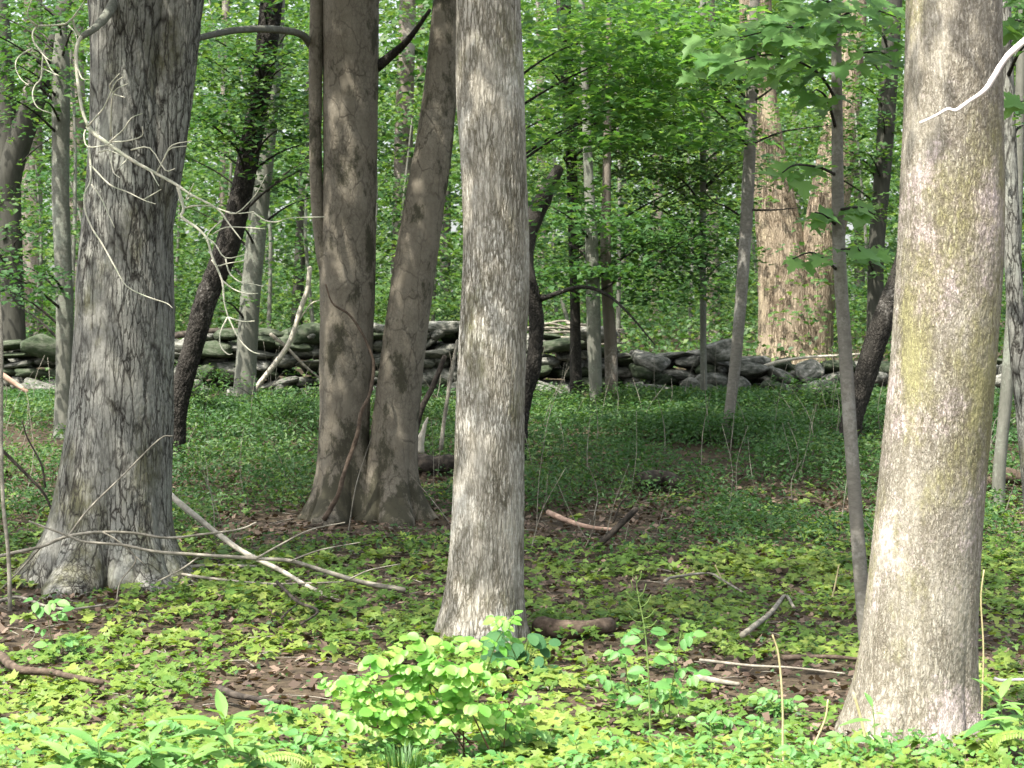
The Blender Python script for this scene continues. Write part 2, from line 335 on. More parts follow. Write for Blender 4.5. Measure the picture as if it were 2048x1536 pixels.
# ------------------------------------------------------------------ trunks
def trunk_arrays(rows, d, nseg, dz, top_h, bark=None, flare=.0, roots=5, seed=1, dy=0.0, r_top=.6, low=-.15):
    """rows: (photo y, left edge x, right edge x) from the top down, all at distance d"""
    rows = sorted(rows)
    z = np.array([CAM_Z - (r[0] - CY) / FPX * d for r in rows])[::-1]
    x = np.array([((r[1] + r[2]) / 2 - CX) / FPX * d for r in rows])[::-1]
    r = np.array([(r[2] - r[1]) / 2 / FPX * d for r in rows])[::-1]
    zg = gz(x[0], d)
    sl = (x[-1] - x[-2]) / max(z[-1] - z[-2], .05)
    if z[-1] < top_h:
        n = 6; zt = np.linspace(z[-1], top_h, n + 1)[1:]
        x = np.append(x, x[-1] + sl * .8 * (zt - z[-1])); r = np.append(r, r[-1] * np.linspace(1, r_top, n + 1)[1:]); z = np.append(z, zt)
    zlow = min(zg, z[0]) + low
    zv = z[len(rows) - 1]                                # dense rings where the photo sees the trunk
    zz = np.arange(zlow, min(zv + .3, top_h), dz)
    zz = np.append(zz, np.arange(zz[-1] + .12, top_h, .12))
    zi = np.linspace(zlow, top_h, 600)
    def sm(v):
        w = np.interp(zi, z, v); k = 31; return np.interp(zz, zi, np.convolve(np.pad(w, k // 2, 'edge'), np.ones(k) / k, 'valid'))
    xc, rc = sm(x), sm(r)
    th = np.linspace(0, 2 * np.pi, nseg, endpoint=False)
    ct, st = np.cos(th), np.sin(th); n = len(zz)
    R = rc[:, None] * np.ones(nseg)
    ph = seed * 1.7
    fl = (.65 * np.exp(-np.maximum(zz - zg, 0) / .13) + .35 * np.exp(-np.maximum(zz - zg, 0) / .4))[:, None]
    lob = np.abs(np.sin(roots * th / 2 + ph)) ** .6 * 1.5 - .75 + .35 * np.sin((roots - 2) * th + 2.1 * ph)
    R = R * (1 + flare * fl * (.5 + lob))
    Z = np.repeat(zz[:, None], nseg, 1)
    q = np.stack([ct * rc.mean() + 0 * Z, st * rc.mean() + 0 * Z, Z], -1).reshape(-1, 3)
    R = R * (1 + .055 * fbm(q * np.array([3., 3., 1.2]) + seed * 5.3, 3, seed).reshape(n, nseg))
    hh = np.ones(n * nseg)
    if bark is not None:
        h, hh = bark(np.stack([ct * rc.mean() + 0 * Z, st * rc.mean() + 0 * Z, Z], -1).reshape(-1, 3), seed)
        R = R + h.reshape(n, nseg)
    yc = d + dy * (zz - zg)
    V = np.stack([xc[:, None] + R * ct, yc[:, None] + R * st, Z], -1).reshape(-1, 3)
    i, j = np.meshgrid(np.arange(n - 1), np.arange(nseg), indexing='ij')
    F = np.stack([i * nseg + j, i * nseg + (j + 1) % nseg, (i + 1) * nseg + (j + 1) % nseg, (i + 1) * nseg + j], -1).reshape(-1, 4)
    return V, F, hh, Vector((xc[0], d, zg)), lambda zq: (float(np.interp(zq, zz, xc)), float(np.interp(zq, zz, yc)), float(np.interp(zq, zz, rc)))
def bark_plated(q, s):                                  # long grey plates parted by narrow dark cracks
    w = q + np.stack([fbm(q * 6, 3, s), fbm(q * 6 + 9, 3, s + 1), .6 * fbm(q * 3, 2, s + 2)], 1) * .035
    f1, f2 = worley(w * np.array([24, 24, 5.0]), s)
    g1, g2 = worley(w * np.array([46, 46, 15.0]) + 3, s + 5)
    zone = sstep(-.25, .2, fbm(q * np.array([2.2, 2.2, .8]), 3, s + 9))     # some of the bark is smoother
    e = sstep(.02, .17, f2 - f1); e2 = sstep(.0, .16, g2 - g1)
    h = e * (1 - .35 * zone * (1 - e2))
    h = 1 - (1 - h) * (.35 + .65 * zone)
    return (h - 1) * .006 + .003 * fbm(q * np.array([9, 9, 3.]), 3, s + 3), h
def bark_ridged(q, s):                                  # fine broken vertical ridges
    w = q + np.stack([fbm(q * 9, 3, s), fbm(q * 9 + 9, 3, s + 1), .0 * q[:, 2]], 1) * .02
    f1, f2 = worley(w * np.array([48, 48, 7.0]), s)
    k = fbm(w * np.array([55, 55, 9.]), 3, s + 4)
    h = sstep(.0, .3, f2 - f1) * .7 + .3 * sstep(-.4, .3, k)
    return (h - 1) * .004 + .003 * fbm(q * np.array([9, 9, 2.]), 3, s + 3), h
def bark_fine(q, s):                                    # small scales, the crust of lichen on them
    w = q + np.stack([fbm(q * 12, 3, s), fbm(q * 12 + 9, 3, s + 1), .5 * fbm(q * 8, 2, s + 2)], 1) * .015
    f1, f2 = worley(w * np.array([62, 62, 24.0]), s)
    k = fbm(w * np.array([70, 70, 30.]), 3, s + 4)
    h = sstep(.0, .32, f2 - f1) * .65 + .35 * sstep(-.4, .3, k)
    return (h - 1) * .003 + .003 * fbm(q * np.array([9, 9, 3.]), 3, s + 3), h
def bark_smooth(q, s):
    f = fbm(q * np.array([4, 4, 14.]), 3, s); k = fbm(q * np.array([9, 9, 5.]), 4, s + 2)
    pit = sstep(.28, .42, fbm(q * np.array([16, 16, 12.]), 3, s + 6)) * sstep(.1, .35, fbm(q * 1.6 + 4, 3, s + 7))
    h = 1 - .8 * pit
    return .004 * f + .004 * k - .004 * pit, h
def bark_scaly(q, s):
    f1, f2 = worley(q * np.array([30, 30, 18.]), s); h = sstep(.0, .25, f2 - f1)
    return (h - 1) * .012, h
def stem(parent, rows, d, nseg, dz, top_h, mat, name='trunk', **kw):
    V, F, hh, base, fn = trunk_arrays(rows, d, nseg, dz, top_h, **kw)
    V = V - np.array(parent.location)
    obj(name, mesh(name, V, F, M[mat], True, {'bark': hh}), parent)
    return fn

# ------------------------------------------------------------------ leaves
def tpl(half, cx=(0, .35), fold=.18, curl=.15):
    """leaf outline from its right half (base to tip), a fan round a centre, folded at the midrib"""
    P = list(half) + [(-x, y) for x, y in half[-2:0:-1]]
    V = np.array([(x, y, fold * abs(x) - curl * y * y) for x, y in P] + [(cx[0], cx[1], -curl * cx[1] ** 2)])
    n = len(P); F = np.array([(k, (k + 1) % n, n) for k in range(n)])
    return V, F
MAPLE = tpl([(0, 0), (.17, -.07), (.40, -.03), (.30, .13), (.58, .36), (.42, .43), (.19, .46), (.22, .70), (.10, .76), (0, 1)], fold=.2, curl=.22)
MAPLE_LOW = tpl([(0, 0), (.36, -.03), (.28, .14), (.56, .38), (.20, .47), (.2, .72), (0, 1)], fold=.2, curl=.22)
OVATE = tpl([(0, 0), (.2, .14), (.33, .38), (.3, .62), (.16, .85), (0, 1)], fold=.25, curl=.18)
ROUND = tpl([(0, 0), (.22, .1), (.38, .36), (.4, .6), (.24, .88), (0, 1)], fold=.22, curl=.15)
LANCE = tpl([(0, 0), (.07, .12), (.13, .38), (.11, .62), (.05, .85), (0, 1)], fold=.3, curl=.35)
NARROW = (np.array([(0, 0, 0), (.2, .45, .06), (0, 1, -.08), (-.2, .45, .06)]), np.array([(0, 1, 2), (0, 2, 3)]))
FAR = (np.array([(0, 0, 0), (.36, .45, .1), (0, 1, -.08), (-.36, .45, .1)]), np.array([(0, 1, 2), (0, 2, 3)]))
DEAD = (np.array([(0, 0, .1), (.36, .4, 0.02), (0, 1, .16), (-.36, .45, .2)]), np.array([(0, 1, 2), (0, 2, 3)]))
def leaves(C, n_each, R, thick, size, tilt=.45, droop=.12, zst=1.0):
    """flat sprays of leaves round centres C"""
    k = len(C); n = k * n_each
    cc = np.repeat(C, n_each, 0)
    a = rng.random(n) * 2 * np.pi; r = np.sqrt(rng.random(n)) * np.repeat(R if np.ndim(R) else np.full(k, R), n_each)
    off = np.stack([np.cos(a) * r, np.sin(a) * r, rng.normal(0, thick, n) * zst - droop * r * r], 1)
    nor = np.stack([rng.normal(0, tilt, n), rng.normal(0, tilt, n) - .12, np.ones(n)], 1)
    tip = np.stack([np.cos(a + rng.normal(0, .8, n)), np.sin(a + rng.normal(0, .8, n)), np.full(n, -.15)], 1)
    Mx = frames(nor, tip) * (size * rng.uniform(.5, 1.35, n))[:, None, None]
    return Mx, cc + off
def crown_mesh(name, C, n_each, R, thick, size, mat, base, tilt=.45, droop=.12, tplate=FAR):
    Mx, T = leaves(np.asarray(C, float) - np.array(base), n_each, R, thick, size, tilt, droop)
    k = len(C); r = np.clip(np.repeat(rng.random(k), n_each) * .45 + rng.random(len(T)) * .55, 0, .999)
    return scatter(name, tplate, Mx, T, mat, r)
def limb(parent, P, R, mat, name='limb', seg=6, rough=.15, sub=4):
    v, f = tube([Vector(p) - parent.location for p in P], R, seg, sub, rough, random.randint(0, 99))
    return obj(name, mesh(name, v, f, M[mat]), parent)
def high_crown(parent, fn, cx, cyy, z0, z1, rx, ry, nclus, n_each=76, size=.125, mat='forest', lim=6):  # unseen from the camera; placed, sized and thickened for the shade it casts
    """the crown over the frame: clumps of leaves on limbs"""
    C = []
    while len(C) < nclus:
        p = rng.uniform(-1, 1, 3)
        if (p ** 2).sum() < 1: C.append((cx + p[0] * rx, cyy + p[1] * ry, (z0 + z1) / 2 + p[2] * (z1 - z0) / 2))
    C = np.array(C)
    obj('crown', crown_mesh('crown', C, n_each, rng.uniform(.5, .95, nclus), .16, size, M[mat], parent.location, .5), parent)
    for c in C[:lim]:
        z = max(c[2] - 2.0, CAM_Z + .2 * parent.location.y)
        if z > c[2] - .3: continue
        x, y, r = fn(z); limb(parent, [(x, y, z), ((x + c[0]) / 2, (y + c[1]) / 2, (z + c[2]) / 2 + .2), tuple(c)], (r * .35, .02), 'bark_grey')

# ------------------------------------------------------------------ the four big trees in front
# 1 the wide furrowed trunk
D = 15.8
left = empty('maple_tree', (at(235, 1160, D).x, D, gz(at(235, 0, D).x, D)), 'wide grey trunk with deep furrows, flared roots and a curly dead limb', 'tree')
fn = stem(left, [(-60, 172, 352), (0, 175, 345), (150, 183, 335), (300, 178, 340), (400, 170, 345), (520, 152, 346), (700, 148, 347), (860, 136, 345), (960, 122, 342), (1050, 108, 338), (1110, 92, 350), (1160, 78, 366)],
          D, 230, .0115, 9.5, 'bark_left', bark=bark_plated, flare=.42, roots=7, seed=3)
fork = stem(left, [(-60, 318, 420), (0, 308, 406), (150, 297, 392), (300, 278, 372), (420, 262, 352), (520, 255, 335), (600, 250, 322)], D - .02, 120, .0115, 9.0, 'bark_left', name='fork_stem', bark=bark_plated, seed=8, low=.1)
high_crown(left, fn, fn(7)[0] - 1.1, D - 2.4, 5.3, 10.5, 4.4, 4.2, 175)
# the curly dead limb with its twigs
dead = []
def tw(pts, w0, w1, d0=15.1, d1=14.8):
    n = len(pts); P = [at(x, y, d0 + (d1 - d0) * k / (n - 1)) - left.location for k, (x, y) in enumerate(pts)]
    dead.append(tube(P, (w0 * .8 / 2 / FPX * 15, w1 * .8 / 2 / FPX * 15), 5, 3, .12, len(dead)))
limb(left, [at(228, 5, 15.55), at(214, 28, 15.35), at(191, 55, 15.2), at(163, 74, 15.1)], (.04, .02), 'bark_grey', seg=10, rough=.3)
tw([(164, 73), (156, 85), (152, 113), (156, 164), (164, 219), (176, 253)], 11, 8, 15.1, 15.0)
tw([(176, 253), (191, 270), (219, 290), (260, 318), (308, 345), (352, 369), (383, 390), (434, 417), (458, 448), (482, 479)], 13, 3)
tw([(355, 373), (367, 417), (363, 434), (393, 455), (414, 478), (424, 513), (444, 561), (448, 602), (456, 633)], 9, 4, 15, 14.8)
for pts in ([(456, 633), (441, 664), (441, 691), (455, 708), (465, 708)], [(456, 633), (478, 678), (502, 702), (520, 708)], [(458, 635), (485, 643), (509, 642)],
            [(414, 475), (431, 489), (451, 516), (492, 509)], [(451, 517), (458, 544), (478, 563), (506, 568), (526, 573)], [(424, 520), (434, 532), (455, 527), (485, 522)],
            [(444, 561), (468, 579), (492, 587), (516, 587)], [(427, 468), (451, 455), (489, 455), (530, 458)], [(506, 424), (530, 441), (554, 444), (581, 436), (650, 434)],
            [(227, 185), (219, 171), (239, 147)], [(226, 188), (250, 195)], [(178, 250), (205, 219), (219, 191), (232, 164), (246, 154)], [(219, 284), (246, 260), (263, 236), (285, 227)],
            [(222, 284), (253, 282), (284, 272), (284, 253)], [(171, 260), (168, 273), (176, 294), (212, 290), (222, 284)], [(198, 304), (219, 301), (246, 313)], [(219, 300), (226, 342), (239, 355)],
            [(181, 330), (219, 369), (253, 383), (287, 400), (311, 408)], [(287, 400), (322, 379)], [(183, 369), (202, 396), (215, 424), (229, 455)], [(314, 345), (330, 314), (342, 297), (373, 292)],
            [(330, 312), (345, 290), (383, 282)], [(144, 38), (164, 10), (174, -10)], [(75, 53), (55, 31), (65, -5)], [(65, 96), (38, 113), (31, 133), (41, 157), (58, 171)],
            [(72, 89), (89, 113), (109, 125)], [(85, 137), (113, 150)], [(85, 106), (103, 140), (118, 152)], [(137, 51), (150, 65), (154, 82)], [(156, 137), (164, 157), (178, 159)],
            [(383, 390), (372, 400), (388, 366)], [(300, 340), (318, 372)], [(255, 318), (236, 338)], [(262, 300), (300, 296), (330, 340), (350, 337)], [(445, 440), (420, 462), (412, 480)], [(198, 240), (192, 262), (201, 280)]):
    tw(pts, 4.6, 2.2, 14.95, 14.8)
tw([(222, 273), (222, 239), (227, 185), (256, 167)], 5, 2)
tw([(178, 290), (181, 325), (181, 362), (169, 390), (171, 424), (185, 458), (205, 489), (232, 538), (253, 572), (290, 592), (332, 606), (345, 616)], 6, 2.5)
tw([(161, 75), (150, 55), (144, 38), (130, 48), (96, 51), (75, 53), (65, 68), (70, 89), (85, 106), (84, 130), (82, 157), (70, 171), (65, 191), (75, 215), (103, 227)], 7, 3)
tw([(369, 417), (386, 412), (417, 412), (444, 420), (472, 427), (506, 396), (523, 369), (533, 349)], 5, 2.5)
tw([(444, 420), (472, 427), (506, 424)], 4, 3)
tag(obj('dead_limb', joined('dead_limb', dead, M['dead_twig']), left), 'pale curly dead limb with fine twigs')

# 2 the smooth tree of three stems
D = 18.8
twin = empty('beech_tree', (at(735, 0, D).x, D, gz(at(735, 0, D).x, D)), 'smooth taupe tree of two thick stems rising from one base', 'tree')
fn = stem(twin, [(-60, 644, 760), (0, 645, 758), (150, 647, 757), (300, 648, 755), (430, 645, 753), (560, 640, 750), (700, 639, 745), (850, 640, 738), (950, 636, 738), (1010, 628, 745), (1045, 618, 752)],
          D, 150, .016, 10, 'bark_twin', bark=bark_smooth, flare=.5, roots=5, seed=11)
stem(twin, [(-60, 876, 930), (0, 866, 925), (100, 856, 920), (200, 844, 915), (300, 828, 906), (400, 809, 891), (500, 791, 878), (600, 777, 864), (700, 763, 851), (800, 750, 840), (900, 738, 832), (980, 730, 832), (1030, 722, 848)],
     D - .05, 130, .016, 10, 'bark_twin', name='trunk', bark=bark_smooth, flare=.5, roots=5, seed=14)
stem(twin, [(-60, 622, 650), (0, 620, 648), (150, 617, 645), (300, 618, 643), (400, 621, 646), (480, 627, 655), (540, 636, 668), (580, 646, 676)], D - .04, 48, .02, 9, 'bark_twin', name='thin_stem', bark=bark_smooth, seed=17, low=.1)
high_crown(twin, fn, fn(8)[0] - .9, D - 1.9, 5.6, 11, 3.0, 3.4, 90)
limb(twin, [at(622, 90, D), at(600, 68, D - .2), at(560, 60, D - .6), at(500, 58, D - 1.1), at(450, 64, D - 1.6), at(395, 76, D - 2.2)], (.036, .024), 'bark_grey')
limb(twin, [at(752, 135, D), at(790, 105, D - .1), at(820, 75, D - .3), at(860, 20, D - .6)], (.045, .015), 'bark_dark')

# 3 the pale tree in the middle
D = 13.15
mid = empty('ash_tree', (at(975, 0, D).x, D, gz(at(975, 0, D).x, D)), 'pale ridged straight trunk standing behind the bright green shrub', 'tree')
fn = stem(mid, [(-60, 910, 1040), (0, 912, 1042), (120, 910, 1046), (220, 911, 1049), (300, 919, 1051), (420, 924, 1056), (520, 926, 1060), (620, 918, 1056), (700, 914, 1053), (850, 911, 1051), (1000, 906, 1050), (1100, 900, 1048), (1180, 893, 1044), (1240, 884, 1044), (1295, 868, 1052)],
          D, 230, .0105, 9.5, 'bark_centre', bark=bark_ridged, flare=.18, roots=5, seed=21)
high_crown(mid, fn, fn(7)[0] - .5, D - 1.6, 5.5, 9.5, 3.0, 2.7, 60)

# 4 the big lichened trunk on the right
D = 10.05
right = empty('oak_tree', (at(1830, 0, D).x, D, gz(at(1830, 0, D).x, D)), 'thick trunk crusted in greenish and pink lichen behind the leaning thin sapling', 'tree')
right['label'] = 'thick pale trunk crusted with yellow-green and pinkish lichen'
fn = stem(right, [(-60, 1814, 2004), (0, 1813, 2004), (200, 1808, 2006), (400, 1800, 2006), (550, 1792, 2003), (700, 1783, 1994), (850, 1770, 1982), (1000, 1755, 1967), (1150, 1741, 1957), (1280, 1727, 1952), (1380, 1714, 1946), (1440, 1700, 1946), (1485, 1682, 1956)],
          D, 230, .0085, 9, 'bark_right', bark=bark_fine, flare=.16, roots=6, seed=31)
high_crown(right, fn, fn(7)[0] + .2, D + .6, 5.2, 9.5, 3.2, 2.8, 46)

# ------------------------------------------------------------------ smaller trees, with the foliage that shows
def understory(name, label, rows, d, mat, regions, seed, n_each=60, leaf=.085, foliage='forest', top=7.5, nseg=20, bark=None, limb_mat=None, spread=.9, cat='tree', R=(.35, .75), nl=20, high=None, tilt=.32, group=None, dz=.06, flare=.1):
    rb = sorted(rows)[-1]
    root = empty(name, (at((rb[1] + rb[2]) / 2, 0, d).x, d, gz(at((rb[1] + rb[2]) / 2, 0, d).x, d)), label, cat, group)
    fn = stem(root, rows, d, nseg, dz, top, mat, bark=bark, seed=seed, flare=flare, r_top=.4)
    C = []
    for (px, py, rx, ry, k) in regions:
        for _ in range(int(k * 1.9)):
            a = rng.random() * 2 * math.pi; q = math.sqrt(rng.random())
            dd = d + rng.uniform(-spread, spread)
            C.append(at(px + rx * q * math.cos(a), py + ry * q * math.sin(a), dd))
    if C:
        C = np.array([tuple(c) for c in C])
        obj('crown', crown_mesh('crown', C, n_each, rng.uniform(R[0], R[1], len(C)), .035, leaf, M[foliage], root.location, tilt, .2), root)
        for c in C[rng.permutation(len(C))[:nl]]:
            h = abs(c[0] - fn(c[2])[0]); z = max(c[2] - .15 - .45 * h, root.location.z + .8)
            x, y, r = fn(z)
            limb(root, [(x, y, z), ((x + c[0]) / 2, (y + c[1]) / 2, (z + c[2]) / 2 + .06), tuple(c)], (min(.017, r * .6), .004), limb_mat or 'bark_dark', seg=5)
    if high: high_crown(root, fn, *high)  # out-of-view crown added to keep the slope before the wall in shade
    return root, fn
understory('dark_tree', 'curving dark scaly trunk leaning behind the wide furrowed trunk',
           [(-40, 523, 570), (60, 515, 560), (150, 505, 548), (200, 497, 540), (300, 478, 522), (400, 458, 502), (470, 436, 488), (530, 416, 468), (590, 388, 438), (680, 368, 412), (740, 350, 394), (830, 330, 372)],
           21.5, 'bark_dark', [(480, 120, 110, 130, 14), (590, 240, 40, 150, 7), (430, 250, 60, 80, 5)], 41, nseg=60, bark=bark_scaly, dz=.02)
understory('grey_tree', 'straight mid-grey trunk before the stone wall, beside the curving dark one',
           [(-40, 535, 572), (100, 528, 566), (300, 512, 550), (430, 497, 536), (600, 480, 520), (750, 470, 512), (800, 466, 512)],
           25, 'bark_grey', [(420, 330, 90, 130, 7), (600, 300, 60, 160, 6), (470, 50, 130, 60, 7), (450, 520, 90, 100, 3)], 42, nseg=40)
understory('grey_tree', 'slim greenish grey trunk to the outer side of the furrowed trunk, rising from undergrowth',
           [(130, 103, 141), (400, 104, 138), (600, 112, 147), (750, 112, 146), (880, 106, 144)],
           23, 'bark_grey', [(60, 60, 120, 60, 8), (60, 160, 110, 40, 5), (30, 560, 60, 60, 4)], 43, nseg=40, top=5.4)
understory('dark_tree', 'dark trunk with a leaning limb, rising beside a pinkish far trunk',
           [(180, -15, 30), (330, -14, 40), (500, -8, 44), (700, -2, 52), (740, -4, 54)], 30, 'bark_far_dark', [(20, 60, 70, 70, 4), (60, 250, 80, 60, 3), (30, 480, 80, 60, 4)], 44, nseg=36)
limb(bpy.data.objects['dark_tree.001'], [at(8, 420, 30), at(22, 340, 29.9), at(45, 265, 29.8), at(75, 185, 29.6), at(110, 90, 29.4), at(130, 0, 29.3)], [.16, .17, .17, .15, .12, .1], 'bark_far_dark', seg=16, rough=.1)
r_, f_ = understory('maple_sapling', 'slim dark sapling with thin bare lower branches in the open undergrowth',
           [(-30, 1500, 1520), (60, 1498, 1519), (165, 1493, 1516), (300, 1487, 1512), (450, 1480, 1505), (600, 1470, 1494), (750, 1457, 1480), (880, 1442, 1462)],
           22.6, 'bark_sapling', [(1440, 90, 120, 90, 11), (1560, 60, 80, 60, 6), (1400, 230, 70, 60, 5)], 45, nseg=24, dz=.04, nl=6)
for P in ([(1503, 205), (1540, 180), (1580, 140), (1610, 100)], [(1492, 225), (1460, 205), (1400, 195), (1340, 200)], [(1500, 290), (1560, 265), (1620, 255), (1670, 250)],
          [(1478, 430), (1450, 412), (1430, 405), (1405, 380)], [(1495, 420), (1550, 420), (1600, 415)], [(1495, 200), (1470, 170), (1450, 130)]):
    limb(r_, [at(x, y, 22.6 - .15 * k) for k, (x, y) in enumerate(P)], (.014, .004), 'bark_dark', seg=5)
understory('young_tree', 'young tree with a dark trunk half hidden in dense yellow-green foliage',
           [(-30, 1110, 1140), (100, 1118, 1146), (250, 1128, 1152), (350, 1133, 1155), (600, 1140, 1160), (780, 1140, 1164)],
           25.6, 'bark_dark', [(1180, 110, 130, 130, 20), (1330, 180, 130, 110, 18), (1250, 290, 140, 60, 10), (1420, 330, 100, 90, 8), (1100, 330, 50, 60, 5)], 46, n_each=90, foliage='forest_light', nseg=24, nl=16, high=(1.2, 22.5, 6.8, 11.5, 4.2, 3.6, 40), top=10)
understory('maple_tree', 'slender maple with flat layered sprays of soft green leaves behind the pale ridged trunk',
           [(-30, 984, 998), (200, 984, 1000), (500, 980, 998), (760, 978, 998), (900, 978, 1000)], 20.4, 'bark_dark', [(1150, 60, 110, 70, 9), (1260, 130, 130, 80, 12), (1340, 50, 110, 60, 9), (1180, 230, 110, 60, 7), (1330, 240, 110, 50, 6), (1110, 400, 50, 60, 3)], 146, n_each=52, leaf=.105, foliage='mid_maple', nl=5, R=(.4, .8), tilt=.28)
understory('young_tree', 'low spreading young tree with two grey stems in front of the stone wall',
           [(370, 1168, 1188), (450, 1170, 1194), (580, 1172, 1200), (680, 1174, 1202), (760, 1178, 1204), (800, 1180, 1202)],
           24.6, 'bark_grey', [(1160, 480, 110, 90, 12), (1280, 520, 110, 80, 12), (1370, 480, 60, 100, 6), (1110, 560, 50, 40, 3)], 47, n_each=70, foliage='under', top=6.8, nseg=24, nl=12)
r_ = bpy.data.objects['young_tree.001']
stem(r_, [(380, 1204, 1222), (500, 1200, 1222), (590, 1203, 1226), (680, 1208, 1234), (760, 1210, 1236)], 24.8, 24, .05, 6.6, 'bark_far', name='trunk', seed=5, r_top=.3)
understory('thin_tree', 'very thin grey pole of a tree rising close before the stone wall',
           [(-30, 1400, 1412), (300, 1400, 1413), (500, 1399, 1412), (700, 1400, 1413), (795, 1401, 1415)], 26, 'bark_grey', [(1420, 520, 90, 60, 4), (1330, 400, 90, 60, 5), (1450, 300, 70, 80, 4)], 48, nseg=16)
understory('dark_tree', 'dark upright trunk partly behind the thick lichened trunk',
           [(-30, 1768, 1806), (150, 1760, 1796), (300, 1752, 1786), (500, 1736, 1768), (700, 1732, 1766), (780, 1730, 1768)], 28, 'bark_far_dark', [(1720, 120, 90, 120, 10), (1740, 330, 80, 120, 9), (1640, 260, 80, 80, 5), (1760, 560, 50, 90, 5)], 49, nseg=30)
understory('bent_tree', 'dark trunk that bends outward beside the pale ridged trunk',
           [(560, 1044, 1074), (600, 1054, 1084), (650, 1058, 1089), (700, 1055, 1086), (745, 1048, 1082), (790, 1036, 1066), (850, 1026, 1056)], 21.6, 'bark_dark', [], 50, nseg=40, bark=bark_scaly, top=2.6, dz=.025)
b_ = bpy.data.objects['bent_tree']
limb(b_, [at(1060, 575, 21.6), at(1050, 520, 21.7), at(1058, 460, 21.8), at(1085, 400, 21.9), at(1118, 335, 22)], [.07, .085, .09, .09, .05], 'bark_dark', seg=14, rough=.2)
limb(b_, [at(1078, 600, 21.6), at(1110, 588, 21.5), at(1165, 574, 21.3), at(1215, 590, 21.2), at(1260, 630, 21.0), at(1310, 690, 20.8)], (.028, .006), 'bark_dark')
understory('leaning_tree', 'black leaning trunk between the thin sapling and the thick lichened trunk',
           [(500, 1795, 1850), (560, 1775, 1830), (620, 1750, 1802), (680, 1728, 1776), (740, 1710, 1758), (790, 1696, 1742), (850, 1676, 1722)], 21.8, 'bark_dark', [], 51, nseg=50, bark=bark_scaly, top=7, dz=.025, high=(5.2, 19.8, 6.0, 10, 3.0, 2.8, 42))
understory('pale_tree', 'leaning pale weathered trunk at the far side of the thick lichened trunk',
           [(340, 2002, 2036), (450, 2005, 2040), (600, 2012, 2048), (700, 2018, 2052), (850, 2034, 2066), (1000, 2046, 2078), (1150, 2056, 2090)], 16, 'bark_left', [(2045, 60, 40, 60, 2), (2050, 230, 30, 60, 2)], 52, nseg=40, bark=bark_ridged, n_each=30, top=5.5, nl=2, dz=.02)
understory('thin_tree', 'thin grey trunk leaning between the lichened and the pale weathered trunks',
           [(450, 2020, 2044), (600, 2014, 2038), (760, 2003, 2028), (950, 1984, 2010)], 19.5, 'bark_grey', [(2040, 500, 30, 120, 3)], 53, nseg=20, n_each=30, nl=2)
# the sunlit double tree behind the wall
D = 31
gold = empty('twin_oak_tree', (at(1590, 0, D).x, D, gz(at(1590, 0, D).x, D)), 'sunlit golden-brown forked trunk standing just behind the stone wall', 'tree')
fn = stem(gold, [(-60, 1476, 1540), (60, 1480, 1545), (180, 1490, 1552), (300, 1502, 1570), (400, 1508, 1590), (500, 1514, 1612), (580, 1518, 1630), (650, 1518, 1640), (720, 1516, 1650), (770, 1505, 1650)], D, 130, .03, 12, 'bark_brown', bark=bark_ridged, seed=61, flare=.15)
stem(gold, [(-60, 1690, 1738), (60, 1680, 1732), (180, 1660, 1722), (300, 1636, 1712), (400, 1618, 1702), (500, 1600, 1684), (580, 1586, 1672), (650, 1580, 1666), (720, 1578, 1662), (770, 1575, 1670)], D - .03, 120, .03, 12, 'bark_brown', name='trunk', bark=bark_ridged, seed=64, flare=.15)

# ------------------------------------------------------------------ far trees
far_rows = [  # px, half width px, d, bark, lean px
    (62, 24, 40, 'bark_far', 4), (158, 22, 44, 'bark_far', -8), (800, 22, 37, 'bark_far', 14), (1420, 21, 42, 'bark_far', -6), (1312, 13, 46, 'bark_far', 8),
    (1240, 10, 50, 'bark_grey', 14), (445, 10, 48, 'bark_far', 6), (700, 14, 52, 'bark_far', 4), (590, 12, 36, 'bark_far_dark', 40), (890, 11, 50, 'bark_far_dark', 6),
    (1085, 10, 55, 'bark_far', -5), (1365, 9, 60, 'bark_grey', 5), (1590, 12, 55, 'bark_far', 5), (1720, 11, 48, 'bark_far_dark', -6), (1960, 14, 45, 'bark_far', 6), (2030, 12, 40, 'bark_far_dark', -4),
    (330, 14, 50, 'bark_far', 8), (250, 12, 60, 'bark_far_dark', 5), (-60, 16, 45, 'bark_far', 4), (2120, 16, 44, 'bark_far', -5), (1160, 9, 62, 'bark_far', 3), (1480, 10, 64, 'bark_far_dark', 4), (540, 9, 66, 'bark_grey', -4), (840, 9, 70, 'bark_far', 2)]
far_lab = {0: 'pinkish far trunk beside the dark trunk with a leaning limb', 2: 'pale far trunk seen between the two thick taupe stems', 3: 'brown far trunk standing behind the wall near the thin grey pole',
           8: 'thin slanting dark trunk behind the wall, crossed by a pale dead branch'}
